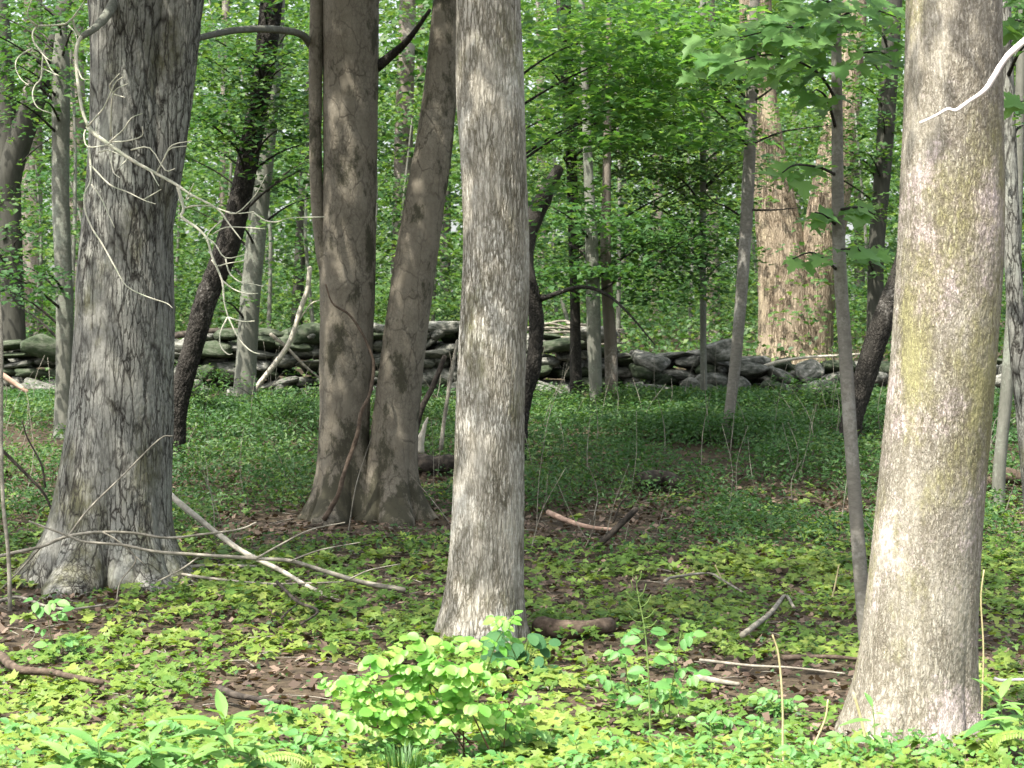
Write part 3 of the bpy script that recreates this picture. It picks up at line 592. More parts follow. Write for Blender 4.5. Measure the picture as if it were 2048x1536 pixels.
def far_tree(i, px, hw, d, bk, lean):
    x0 = at(px, 0, d).x; zg = gz(x0, d); ytop = 0
    yb = CY + (CAM_Z - zg) / d * FPX + 8
    root = empty('forest_tree', (x0, d, zg), far_lab.get(i, 'tall trunk among the sunlit trees far behind the wall'), 'tree', None if i in far_lab else 'trees far behind the wall')
    stem(root, [(-80, px + lean * 1.3 - hw * .75, px + lean * 1.3 + hw * .75), (300, px + lean * .5 - hw * .85, px + lean * .5 + hw * .85), (yb, px - hw, px + hw)], d, 20, .15, 1.6 + .2 * d + 3, bk, seed=70 + i, flare=.2, r_top=.5)
    k = 50 + int(12 * rng.random()); C = []
    H = .185 * d + 1.6 - zg
    for _ in range(k):
        C.append((x0 + rng.normal(0, 1.7), d + rng.normal(0, 1.4), zg + H * (.18 + .92 * rng.random() ** .8)))
    obj('crown', crown_mesh('crown', C, 56, rng.uniform(.5, 1.0, k), .12, .12 + d * .0011, M['forest_light' if i % 2 else 'forest'], root.location, .5), root)
for i, a in enumerate(far_rows): far_tree(i, *a)

def wall_sapling(i, px, d, h):
    x0 = at(px, 0, d).x; zg = gz(x0, d)
    root = empty('forest_sapling', (x0, d, zg), 'leafy young tree growing behind the stone wall', 'tree', 'leafy young trees behind the wall')
    limb(root, [(x0, d, zg - .1), (x0 + rng.normal(0, .15), d, zg + h * .5), (x0 + rng.normal(0, .3), d, zg + h)], (.035, .01), 'bark_grey', name='trunk', seg=8)
    k = 34; C = [(x0 + rng.normal(0, 1.0), d + rng.normal(0, .8), zg + h * (.12 + .95 * rng.random())) for _ in range(k)]
    obj('crown', crown_mesh('crown', C, 60, rng.uniform(.4, .85, k), .05, .095, M[['forest', 'under', 'forest_light'][i % 3]], root.location, .35, .2), root)
for i, px in enumerate(np.linspace(-80, 2140, 24)): wall_sapling(i, px + rng.uniform(-40, 40), rng.uniform(29.5, 38) if px < 1330 or px > 1740 else rng.uniform(37, 41), rng.uniform(3.0, 6.0))
def mass(name, label, cat, n, d0, d1, size, h0, h1, mat, wid=.27, tilt=.6, clump=1.2, pw=1.0, gate=None, far_tpl=FAR, pad=2.0, hfun=None):
    d = np.sqrt(rng.uniform(d0 ** 2, d1 ** 2, n)); x = rng.uniform(-1, 1, n) * (d * wid + pad)
    p = np.stack([x, d, 0 * d], 1)
    f = fbm(p / clump, 3, 77)
    keep = rng.random(n) < np.clip(.55 + 1.5 * f, .05, 1)
    if gate is not None: keep &= gate(x, d)
    x, d, f = x[keep], d[keep], f[keep]; n = len(x)
    hh = (np.interp(d, [d0, d1], [h0, h1]) if hfun is None else hfun(x, d)) * (.65 + .9 * np.clip(f, -.4, .6))
    z = ground(x, d) + .02 + hh * rng.random(n) ** pw
    nor = np.stack([rng.normal(0, tilt, n), rng.normal(0, tilt, n) - .25, np.ones(n)], 1)
    a = rng.random(n) * 6.283
    Mx = frames(nor, np.stack([np.cos(a), np.sin(a), 0 * a - .1], 1)) * ((size if np.ndim(size) == 0 else np.interp(d, [d0, d1], size)) * rng.uniform(.6, 1.3, n))[:, None, None]
    r = np.clip(.5 + .6 * fbm(np.stack([x, d, z], 1) * .8, 2, 5) + rng.uniform(-.3, .3, n), 0, .999)
    return tag(obj(name, scatter(name, far_tpl, Mx, np.stack([x, d, z], 1), M[mat], r)), label, cat, kind='stuff')
_b = gp(1190, 1060); BARE_MID = (_b.x, _b.y)
mass('distant_woods', 'sunlit green leaves of the woods far beyond the wall', 'foliage', 120000, 68, 120, (.32, .45), 17, 27, 'forest_light', clump=5, wid=.26, pw=.9)
mass('far_undergrowth', 'bright low plants on the ground beyond the stone wall', 'undergrowth', 52000, 28.4, 45, (.08, .12), .5, 1.3, 'forest_light', clump=1.6)
mass('far_thicket', 'tall bright leafy thicket far beyond the stone wall', 'undergrowth', 40000, 44, 70, (.12, .19), 1.3, 2.8, 'forest_light', clump=1.9)
mass('undergrowth', 'dense fine green plants on the slope before the wall', 'undergrowth', 325000, 16.4, 26.9, (.046, .06), .24, .34, 'under', clump=.9, tilt=.9, pw=.8, far_tpl=NARROW, hfun=lambda x, d: np.interp(d, [16, 19, 23, 25, 26.9], [.16, .28, .32, .17, .05]),
     gate=lambda x, d: (rng.random(len(x)) < np.clip((d - 16.2) / 2.4, 0, 1) * .9 + .06) & ((x - twin.location.x) ** 2 / 1.5 + (d - 18.1) ** 2 / 1.0 > 1) & ((x - BARE_MID[0]) ** 2 / .9 + (d - BARE_MID[1]) ** 2 / .6 > 1))

# ------------------------------------------------------------------ stone wall
wall = empty('stone_wall', (0, 27.3, gz(0, 27.3)), 'old dry stone wall of loose grey field stones crossing the wood', 'wall')
def stone_mesh(k):
    r = np.random.default_rng(100 + k)
    n = 7; g = np.linspace(-1, 1, n); V, F = [], []
    for ax in range(3):
        for s in (-1, 1):
            A, B = np.meshgrid(g, g); P = np.zeros((n * n, 3)); P[:, ax] = s; P[:, (ax + 1) % 3] = A.ravel(); P[:, (ax + 2) % 3] = B.ravel()
            o = sum(len(v) for v in V); i, j = np.meshgrid(np.arange(n - 1), np.arange(n - 1), indexing='ij')
            q = np.stack([i * n + j, i * n + j + 1, (i + 1) * n + j + 1, (i + 1) * n + j], -1).reshape(-1, 4)
            V.append(P); F.append((q if s > 0 else q[:, ::-1]) + o)
    V = np.concatenate(V); F = np.concatenate(F)
    key = np.round(V * 1000).astype(int); u, inv = np.unique(key, axis=0, return_inverse=True); V = u / 1000.0; F = inv.ravel()[F]
    sph = V / np.linalg.norm(V, axis=1, keepdims=True) * 1.18
    V = V * .36 + sph * .64
    V = V * (1 + .20 * fbm(V * 1.1 + 9.7 * k, 2, k)[:, None] + .07 * fbm(V * 3 + k, 3, k + 5)[:, None])
    for _ in range(4):                                  # a few broken flat faces
        nrm = r.normal(size=3); nrm /= np.linalg.norm(nrm); t = r.uniform(.62, .85); dd = V @ nrm
        V = np.where((dd > t)[:, None], V - (dd - t)[:, None] * nrm * .8, V)
    return mesh('stone', V / 2, F, M['stone' if k % 3 else 'stone_moss'], True)
SM = [stone_mesh(k) for k in range(12)]
wall_top_x = [-300, 0, 60, 110, 350, 400, 600, 700, 760, 900, 1000, 1100, 1180, 1260, 1330, 1440, 1500, 1560, 1680, 1800, 2300]
wall_top_y = [700, 695, 690, 700, 668, 668, 664, 655, 650, 654, 660, 672, 684, 700, 712, 698, 715, 724, 726, 730, 735]
def wy(x): return 27.3 + .12 * x * 0 + .15 * math.sin(x * .5)
def stone(x, y, z, w, dp, h, rz=None, tip=.12):
    R_ = Matrix.Rotation(rng.normal(0, .25) if rz is None else rz, 4, 'Z') @ Matrix.Rotation(rng.normal(0, tip), 4, 'Y') @ Matrix.Rotation(rng.normal(0, tip), 4, 'X')
    obj('stone', SM[rng.integers(len(SM))], wall, mat4=Matrix.Translation(Vector((x, y, z)) - wall.location) @ R_ @ Matrix.Diagonal((w, dp, h, 1)))
def wall_top(x): return CAM_Z - (np.interp(CX + x / 27.3 * FPX, wall_top_x, wall_top_y) - CY) / FPX * 27.3
for row in (0, 1):                                       # the face and the row behind it
    zc = {}
    course = 0; base = -.1
    while course < 10:
        x = -8.4 + rng.uniform(0, .3); hc = rng.uniform(.09, .15)
        while x < 8.4:
            w = rng.uniform(.14, .40) if rng.random() < .85 else rng.uniform(.4, .58)
            xc = x + w / 2; zb = gz(xc, wy(xc)) + base
            h = hc * rng.uniform(.7, 1.45)
            if zb + h * .6 < wall_top(xc) - .02 + (.07 if rng.random() < .15 else 0) and rng.random() < (.97 if row == 0 else .8):
                stone(xc, wy(xc) + row * .42 + rng.normal(0, .05), zb + h / 2, w * 1.06, rng.uniform(.35, .5), h * 1.12)
            x += w * rng.uniform(.94, 1.04)
        base += hc; course += 1
for (px, py, w, h) in [(1440, 700, .42, .26), (1190, 668, .5, .2), (1130, 690, .5, .16), (620, 670, .46, .26), (590, 690, .5, .2), (432, 700, .4, .22), (420, 742, .38, .2), (1300, 720, .4, .2), (520, 690, .4, .16), (752, 655, .22, .14), (1290, 745, .36, .18), (1500, 742, .4, .16), (1420, 765, .4, .2), (1620, 738, .3, .14), (1560, 750, .34, .14), (85, 690, .5, .3)]:
    p = at(px, py, 27.05); stone(p.x, p.y, p.z, w, .45, h, tip=.2)
for _ in range(26):                                      # tumbled stones at the foot
    x = rng.uniform(-7, 7); y = wy(x) - rng.uniform(.35, .9); stone(x, y, gz(x, y) + .05, rng.uniform(.2, .42), .32, rng.uniform(.12, .22), tip=.3)

# ------------------------------------------------------------------ litter and seedlings on the forest floor
def floor_pts(n, d0, d1, wid=.245, pad=1.2):
    d = np.sqrt(rng.uniform(d0 ** 2, d1 ** 2, n)); return rng.uniform(-1, 1, n) * (d * wid + pad), d
x, d = floor_pts(30000, 8.2, 21)
n = len(x); a = rng.random(n) * 6.283
Mx = frames(np.stack([rng.normal(0, .5, n), rng.normal(0, .5, n), np.ones(n)], 1), np.stack([np.cos(a), np.sin(a), 0 * a], 1)) * rng.uniform(.025, .075, n)[:, None, None]
tag(obj('leaf_litter', scatter('leaf_litter', DEAD, Mx, np.stack([x, d, ground(x, d) + rng.uniform(0, .02, n)], 1), M['litter'])), 'brown dead leaves strewn over the forest floor', 'leaf litter', kind='stuff')
BARE = [gp(*p) for p in ((560, 1385), (480, 1425), (1600, 1370), (690, 1370), (1250, 1050), (540, 1050), (60, 1230), (1180, 1310), (60, 1300), (1010, 1060))]
BR = [.42, .35, .45, .25, .9, .9, .5, .3, .3, .5]
def cover(x, d):                                        # how thickly the seedlings stand
    p = np.stack([x, d, 0 * x], 1)
    c = .66 + 1.2 * fbm(p * 1.1, 3, 21)
    for b, r in zip(BARE, BR):
        c = c - 1.3 * np.exp(-(((x - b.x) / r) ** 2 + ((d - b.y) / (r * 1.6)) ** 2))
    return np.clip(c, .02, 1) * np.clip((20.5 - d) / 3.0, 0, 1)
NL = 0
x, d = floor_pts(15000, 8.0, 20.5); k = rng.random(len(x)) < cover(x, d); x, d = x[k], d[k]
trees_xy = [(left.location.x, 15.8, .55), (twin.location.x, 18.8, .6), (mid.location.x, 13.15, .28), (right.location.x, 10.05, .34)]
for tx, ty, tr in trees_xy:
    k = (x - tx) ** 2 + (d - ty) ** 2 > tr ** 2; x, d = x[k], d[k]
order = np.argsort(d + 2.2 * (abs(x) > d * .232) * 5)
MLM = [mesh('leaf', MAPLE[0] * s, MAPLE[1], M['seedling']) for s in (.046, .058, .07)]
STM = mesh('stem', *tube([(0, 0, -.02), (.004, .003, .04), (0, 0, 1 * .085)], (.0016, .001), 4, 2), M['red_stem'])
def seed_frames(n):
    a = rng.random(n) * 6.283
    nor = np.stack([rng.normal(0, .28, n), rng.normal(0, .28, n) - .22, np.ones(n)], 1)
    return frames(nor, np.stack([np.cos(a), np.sin(a), rng.normal(-.05, .15, n)], 1)), a
for k in order[:300]:
    zz = gz(x[k], d[k]); h = rng.uniform(.7, 1.5)
    o = empty('maple_seedling', (x[k], d[k], zz), 'small maple seedling among many on the litter', 'seedling', 'maple seedlings on the forest floor')
    obj('stem', STM, o, mat4=Matrix.Diagonal((1, 1, h, 1)))
    m = rng.integers(2, 6); fr, aa = seed_frames(m); sp = rng.random() * 6.28
    for q in range(m):
        b = sp + q * 2.4
        nrm = Vector((.28 * math.cos(b) + rng.normal(0, .15), .28 * math.sin(b) - .2 + rng.normal(0, .15), 1)).normalized()
        tip = Vector((math.cos(b), math.sin(b), -.1)); tip = (tip - tip.dot(nrm) * nrm).normalized(); xx = tip.cross(nrm)
        Rm = Matrix((xx, tip, nrm)).transposed().to_4x4()
        obj('leaf', MLM[rng.integers(3)], o, mat4=Matrix.Translation((.012 * math.cos(b), .012 * math.sin(b), .085 * h - rng.uniform(0, .03))) @ Rm)
rest = order[300:]
m = 4; xs = np.repeat(x[rest], m) + rng.normal(0, .03, len(rest) * m); dsn = np.repeat(d[rest], m) + rng.normal(0, .03, len(rest) * m)
fr, _ = seed_frames(len(xs))
hz = ground(xs, dsn) + np.repeat(rng.uniform(.02, .10, len(rest)), m) - rng.uniform(0, .03, len(xs))
pn = fbm(np.stack([xs, dsn, 0 * xs], 1) * 1.7, 3, 31)
Mx = fr * (rng.uniform(.034, .078, len(xs)) * (1 + .5 * pn))[:, None, None]
tag(obj('seedling_carpet', scatter('seedling_carpet', MAPLE_LOW, Mx, np.stack([xs, dsn, hz], 1), M['seedling'], np.clip(.45 + 1.1 * pn + rng.uniform(-.3, .3, len(xs)), 0, .999))), 'carpet of countless maple seedlings over the forest floor', 'ground cover', kind='stuff')

mass('front_herbs', 'mixed low green herbs along the front of the forest floor', 'ground cover', 7000, 8.1, 9.7, .034, .13, .08, 'sprig', clump=.35, tilt=.6, pad=1.0, far_tpl=OVATE)
mass('low_herbs', 'small-leaved herbs scattered between the seedlings', 'ground cover', 9000, 9.4, 15, .03, .07, .08, 'under', clump=.3, tilt=.6, pad=1.0, gate=lambda x, d: rng.random(len(x)) < .5)
# twigs shed on the floor
x, d = floor_pts(900, 8.6, 20); parts = []
for q in range(900):
    a = rng.random() * 3.14; L_ = rng.uniform(.08, .4); p = Vector((x[q], d[q], gz(x[q], d[q]) + rng.uniform(.005, .03))); u = Vector((math.cos(a), math.sin(a), rng.normal(0, .08))) * L_
    parts.append(tube([p - u / 2, p + Vector((rng.normal(0, .012), rng.normal(0, .012), .008)), p + u / 2], (rng.uniform(.0015, .005), .001), 4, 2))
tag(obj('twig_litter', joined('twig_litter', parts, M['dead_grey'])), 'thin grey twigs shed over the forest floor', 'twigs', kind='stuff')
# fine-leaved bushes below the wall
for q, px in enumerate(list(np.linspace(1090, 1700, 15)) + [180, 300, 420, 560, 1800, 1980]):
    px += rng.uniform(-25, 25); d_ = rng.uniform(22.5, 25.6); x_ = at(px, 0, d_).x; b = Vector((x_, d_, gz(x_, d_)))
    o = empty('undergrowth_bush', b, 'feathery fine-leaved bush in the undergrowth below the wall', 'bush', 'feathery bushes below the wall')
    C = []
    for k in range(9):
        t_ = b + Vector((rng.normal(0, .3), rng.normal(0, .3), rng.uniform(.14, .34) if px > 1060 else rng.uniform(.3, .6)))
        limb(o, [b + Vector((rng.normal(0, .05), rng.normal(0, .05), -.02)), (b + t_) / 2 + Vector((0, 0, .08)), t_], (.005, .002), 'bark_dark', name='stem', seg=4, sub=2)
        C += [tuple(b.lerp(t_, f) + Vector((rng.normal(0, .06), rng.normal(0, .06), .03))) for f in (.45, .7, 1.0)]
    obj('foliage', crown_mesh('foliage', C, 40, rng.uniform(.14, .26, len(C)), .03, .05, M['under'], b, .45, .8, NARROW), o)
# wispy bare stems standing in the undergrowth
parts = []; x, d = floor_pts(170, 16.8, 26.5)
for q in range(len(x)):
    z_ = gz(x[q], d[q]); h_ = rng.uniform(.3, .95); l_ = rng.normal(0, .18); m_ = rng.normal(0, .05)
    parts.append(tube([(x[q], d[q], z_ - .03), (x[q] + l_ * .4 + m_, d[q], z_ + h_ * .5), (x[q] + l_, d[q] + rng.normal(0, .1), z_ + h_)], (rng.uniform(.003, .006), .0015), 4, 3))
tag(obj('wispy_stems', joined('wispy_stems', parts, M['dead_grey'])), 'thin wispy dry stems standing in the green undergrowth', 'stems', kind='stuff')
# ------------------------------------------------------------------ dead branches and logs
def stick(name, label, pts, w, mat, cat='branch', d=None, ends=None, lift=.02, twigs=(), seg=7, rough=.2, group=None, taper=.5):
    """pts are photo pixels; with no d they lie on the ground"""
    def pos(p, t):
        if d is None: return gp(p[0], p[1], lift + .045)
        dd = d[0] + (d[1] - d[0]) * t if isinstance(d, tuple) else d
        return at(p[0], p[1], dd)
    P = [pos(p, k / (len(pts) - 1)) for k, p in enumerate(pts)]
    if ends is not None: P = [Vector(ends)] + P
    root = P[0].copy(); md = sum(p.y for p in P) / len(P)
    r0 = w / 2 / FPX * md
    parts = [tube([p - root for p in P], (r0, r0 * taper), seg, 5, rough, len(bpy.data.objects) % 50)]
    for tp, tww in twigs:
        Q = [(gp(*q, lift + .03) if d is None else at(q[0], q[1], md)) - root for q in tp]
        parts.append(tube(Q, (tww / 2 / FPX * md, tww / 4 / FPX * md), 5, 4, .1, 3))
    o = obj(name, joined(name, parts, M[mat]), loc=root)
    return tag(o, label, cat, group)
stick('fallen_branch', 'straight pale fallen branch sloping down from the furrowed trunk', [(340, 990), (400, 1040), (480, 1100), (560, 1140), (620, 1175), (682, 1205)], 14, 'dead_pale', d=(16.6, 14.75))
stick('fallen_branch', 'grey arching branch crossing in front of the furrowed trunk roots', [(-30, 1120), (0, 1112), (82, 1093), (137, 1072), (205, 1064), (273, 1067), (335, 1076), (403, 1069), (478, 1059), (513, 1045)], 8, 'dead_grey', d=(14.7, 15.0), ends=(at(-110, 0, 14.6).x, 14.6, gz(at(-110, 0, 14.6).x, 14.6)),
      twigs=[([(137, 1072), (178, 1018), (246, 951), (318, 879), (345, 872)], 5), ([(205, 1064), (240, 1085), (290, 1130)], 4), ([(82, 1093), (40, 1140), (0, 1180)], 5)])
stick('fallen_branch', 'long mossy grey branch resting low past the furrowed trunk', [(58, 1042), (137, 1072), (171, 1084), (246, 1090), (308, 1103), (403, 1110), (513, 1117), (581, 1122), (632, 1137), (700, 1158), (760, 1172), (810, 1180)][::-1], 11, 'dead_grey', d=(14.75, 14.6), taper=.35,
      twigs=[([(581, 1122), (640, 1100), (720, 1085)], 4), ([(513, 1117), (560, 1090), (620, 1060), (690, 1045)], 5), ([(403, 1110), (360, 1140), (310, 1165)], 5), ([(700, 1158), (740, 1140), (800, 1128)], 4), ([(246, 1090), (272, 1120), (240, 1165), (232, 1216)], 4)])
stick('fallen_branch', 'short mossy branch flat on the seedlings by the furrowed roots', [(287, 1163), (342, 1157), (410, 1151), (513, 1153)], 12, 'dead_grey')
stick('fallen_branch', 'thin wavy branch half buried in seedlings below the furrowed trunk', [(352, 1168), (444, 1179), (547, 1189), (684, 1184)], 7, 'dead_grey', twigs=[([(547, 1189), (600, 1170), (660, 1165)], 4)])
stick('fallen_branch', 'thick dark curved branch among bright seedlings, near lance-leaved plants', [(-60, 1320), (0, 1349), (20, 1366), (51, 1380), (102, 1384), (137, 1391), (205, 1404)], 22, 'dead_brown', lift=.05)
stick('rotten_log', 'short dark rotten log lying on bare litter', [(440, 1408), (472, 1418), (512, 1426), (560, 1432)], 18, 'dead_dark', 'log')
stick('fallen_branch', 'small forked dark stick among yellow-green seedlings', [(554, 1196), (595, 1237), (636, 1257), (602, 1284)], 8, 'dead_dark', lift=.06, twigs=[([(563, 1268), (580, 1250), (597, 1237)], 5)])
stick('fallen_branch', 'long thin grey stick lying over the litter by a small pale-leaved sapling', [(0, 1228), (40, 1222), (90, 1240), (140, 1246), (210, 1238)], 8, 'dead_grey', lift=.04)
stick('dead_sapling', 'pale thin dead stem standing beside the furrowed trunk', [(20, 1222), (17, 1113), (7, 1013), (3, 910), (3, 808), (3, 671), (-2, 585), (-10, 480)], 9, 'dead_grey', 'sapling', d=14.2, taper=.6)
stick('fallen_branch', 'dark forked branch sloping to the ground behind the furrowed trunk', [(-20, 878), (0, 896), (41, 937), (72, 968), (89, 989), (103, 1020), (112, 1060)], 8, 'dead_dark', d=17, twigs=[([(91, 975), (82, 927), (55, 876), (44, 842)], 5)])
stick('fallen_branch', 'dead branch leaning in the cleft of the smooth double tree', [(648, 1040), (675, 992), (689, 944), (713, 876), (723, 825), (740, 787), (747, 739), (744, 712), (723, 664), (699, 630), (665, 606), (651, 568)], 11, 'dead_brown', d=18.35, taper=.3, rough=.35)
stick('fallen_branch', 'dark stick propped up beside a pinkish stripped branch', [(1188, 1098), (1230, 1060), (1272, 1018)], 15, 'dead_dark', d=17.0, taper=.85, twigs=[([(1226, 1046), (1240, 1010), (1262, 985)], 5)])
stick('fallen_branch', 'pinkish stripped branch lying on bare ground', [(1097, 1043), (1130, 1058), (1175, 1072), (1232, 1080)], 13, 'dead_pink', lift=.03)
stick('fallen_log', 'grey-brown log with brush beneath it beyond the thick lichened trunk', [(1940, 985), (1975, 966), (2008, 953), (2060, 958), (2130, 965)], 36, 'dead_brown', 'log', d=20.0, taper=.8, rough=.3, seg=12, twigs=[([(1970, 990), (2010, 985), (2060, 995)], 7), ([(1975, 975), (2020, 1000), (2050, 990)], 6), ([(1960, 1000), (2000, 975), (2040, 1000)], 6)])
stick('fallen_branch', 'bent grey stick ending in a dark stub on dense seedlings', [(1485, 1305), (1540, 1260), (1570, 1222), (1588, 1247)], 12, 'dead_grey', lift=.05)
stick('rotten_log', 'hollow brown rotten log by the dark broad-leaved plant', [(1075, 1276), (1120, 1280), (1160, 1280), (1222, 1272)], 42, 'dead_brown', 'log', lift=.02, taper=.7, rough=.4, seg=12)
stick('fallen_branch', 'short thick grey branch piece under leafy green sprigs', [(1390, 1386), (1430, 1393), (1478, 1400)], 17, 'dead_grey', lift=.03)
stick('fallen_branch', 'brown branch on bare litter close to the thick lichened trunk', [(1565, 1344), (1656, 1343), (1720, 1348)], 13, 'dead_brown', lift=.03)
stick('fallen_branch', 'long thin straight stick on the litter before the thick lichened trunk', [(1400, 1349), (1502, 1360), (1587, 1366), (1690, 1378)], 7, 'dead_grey', lift=.03)
stick('fallen_branch', 'thin crooked stick across the seedlings in the open middle', [(1330, 1190), (1348, 1182), (1416, 1175), (1444, 1189), (1485, 1213)], 7, 'dead_grey', lift=.05)
stick('rotten_log', 'black rotten log behind the base of the smooth double tree', [(815, 945), (845, 950), (880, 952), (925, 950)], 40, 'dead_dark', 'log', lift=.06, rough=.5, taper=.8, seg=12)
stick('rotten_stump', 'black rotten lump in the green undergrowth', [(1286, 988), (1312, 984), (1335, 984), (1356, 992)], 38, 'dead_dark', 'stump', lift=.07, rough=.6, taper=.6, seg=12)
stick('fallen_log', 'pale broken log end in undergrowth beside the dark trunk', [(-30, 735), (5, 752), (30, 768), (55, 784)], 16, 'dead_pink', 'log', d=25.5)
stick('dead_branch', 'bare dark pole leaning behind the smooth double tree', [(829, 865), (843, 818), (866, 773), (890, 712)], 15, 'dead_dark', d=20.6, taper=.7)
stick('dead_branch', 'pale slim pole leaning behind the pale ridged trunk', [(882, 900), (890, 830), (906, 735), (915, 680)], 9, 'dead_grey', d=20.2, taper=.7)
stick('broken_stump', 'bright splintered stump behind the smooth double tree', [(838, 905), (842, 880), (848, 855), (856, 835)], 22, 'dead_pale', 'stump', d=19.9, taper=.15, rough=.4)
stick('dead_branch', 'pale dead branch slanting across the stone wall', [(500, 812), (506, 784), (574, 695), (601, 620), (615, 579), (620, 535)], 11, 'dead_pale', d=25.9, taper=.9, twigs=[([(592, 650), (620, 610), (640, 600)], 4)])
stick('dead_branch', 'slim grey branch crossing the pale slanting one on the wall', [(540, 668), (574, 695), (605, 728), (650, 765)], 8, 'dead_grey', d=26.1)
stick('fallen_log', 'dark log lying along the top of the wall behind the smooth double tree', [(735, 690), (800, 672), (860, 660), (915, 652)], 24, 'dead_dark', 'log', d=27.2, rough=.4)
stick('fallen_log', 'dark flat log on the wall top behind the curving dark trunk', [(345, 672), (400, 664), (470, 662), (540, 668), (585, 672)], 15, 'dead_dark', 'log', d=27.2, rough=.4)
for k in range(14):
    px = rng.uniform(1090, 1200); py = rng.uniform(645, 685)
    stick('brush_twig', 'grey twig in the brush heaped on the wall', [(px - 60, py + rng.uniform(-12, 12)), (px, py + rng.uniform(-8, 8)), (px + 55, py + rng.uniform(0, 22))], 6, 'dead_grey', 'twig', d=27.25 + rng.uniform(-.15, .3), group='twigs heaped on the wall')
stick('fallen_branch', 'slim grey branch lying on top of the wall by the sunlit forked trunk', [(1500, 745), (1540, 728), (1600, 716), (1660, 712), (1720, 708)], 8, 'dead_pale', d=27.0)
# the white branch comes from a dead sapling outside the frame
ds_ = empty('dead_sapling', (at(2190, 0, 9.2).x, 9.2, gz(at(2190, 0, 9.2).x, 9.2)), 'bare dead sapling with a white limb reaching over the thick lichened trunk', 'sapling')
limb(ds_, [(ds_.location.x, 9.2, ds_.location.z - .1), (ds_.location.x + .02, 9.2, 1.5), (ds_.location.x - .02, 9.22, 3.4), (ds_.location.x, 9.2, 4.6)], (.03, .012), 'dead_pale', name='trunk', seg=8)
limb(ds_, [at(2186, -10, 9.2), at(2130, 25, 9.2), at(2080, 58, 9.15), at(2048, 82, 9.1), at(2010, 118, 9.1), at(1990, 150, 9.1), at(1970, 180, 9.1), at(1935, 205, 9.1), at(1912, 221, 9.1), at(1895, 219, 9.1), at(1870, 232, 9.1), at(1840, 246, 9.1)], (.016, .0045), 'dead_white', name='white_limb', seg=10, sub=8, rough=.35)

# ------------------------------------------------------------------ sapling with big maple leaves
D = 12.4
sap = empty('maple_sapling', (at(1728, 0, D).x, D, gz(at(1728, 0, D).x, D)), 'leaning thin grey sapling with broad green maple leaves beside the thick lichened trunk', 'tree')
fn = stem(sap, [(-60, 1662, 1680), (80, 1663, 1683), (200, 1663, 1685), (350, 1663, 1687), (480, 1664, 1690), (560, 1668, 1694), (650, 1674, 1701), (800, 1683, 1710), (950, 1693, 1720), (1100, 1703, 1731), (1220, 1712, 1742), (1330, 1722, 1752)], D, 40, .02, 6.0, 'bark_sapling', seed=55, r_top=.3)
MM = [mesh('leaf', MAPLE[0] * s, MAPLE[1], M['maple']) for s in (.10, .125, .15)]
EXTRA = {}
def place_leaf(root, me, p, nrm, tip, sc=1.0, name='leaf'):
    nrm = Vector(nrm).normalized(); tip = Vector(tip); tip = (tip - tip.dot(nrm) * nrm).normalized()
    Rm = Matrix((tip.cross(nrm), tip, nrm)).transposed().to_4x4()
    m4 = Matrix.Translation(Vector(p) - root.location) @ Rm @ Matrix.Scale(sc, 4)
    k = EXTRA.setdefault(root.name, [0, []]); k[0] += 1
    if k[0] > 300: k[1].append((me, m4)); return None     # past 300 the smaller rest is joined
    return obj(name, me, root, mat4=m4)
def flush_leaves(root, mat):
    parts = []
    for me, m4 in EXTRA.get(root.name, [0, []])[1]:
        v = np.empty(len(me.vertices) * 3, np.float32); me.vertices.foreach_get('co', v); v = v.reshape(-1, 3)
        f = np.empty(len(me.loops), np.int32); me.loops.foreach_get('vertex_index', f)
        m = np.array(m4); parts.append((v @ m[:3, :3].T + m[:3, 3], f.reshape(-1, 3)))
    if parts:
        V = np.concatenate([p[0] for p in parts]); F, o = [], 0
        for v, f in parts: F.append(f + o); o += len(v)
        tag(obj('foliage', mesh('foliage', V, np.concatenate(F), M[mat], True, {'rnd': np.concatenate([np.full(len(p[0]), rng.random()) for p in parts])}), root), kind='stuff')
def maple_branch(root, P, nleaf, w, fan):
    limb(root, P, (.010, .003), 'bark_dark', seg=5)
    C = catmull([tuple(p) for p in P], 12)
    for k in range(nleaf):
        t = .25 + .75 * (k + rng.random()) / nleaf; c = C[min(int(t * (len(C) - 1)), len(C) - 1)]
        q = Vector(c) + Vector((rng.normal(0, w), rng.normal(0, w), rng.normal(-.02, w * .38)))
        tip = Vector((rng.normal(0, 1), rng.normal(-.4, .8), -.45)) + fan
        place_leaf(root, MM[rng.integers(3)], q, (rng.normal(0, .3), rng.normal(-.55, .25), 1), tip, rng.uniform(.8, 1.15))
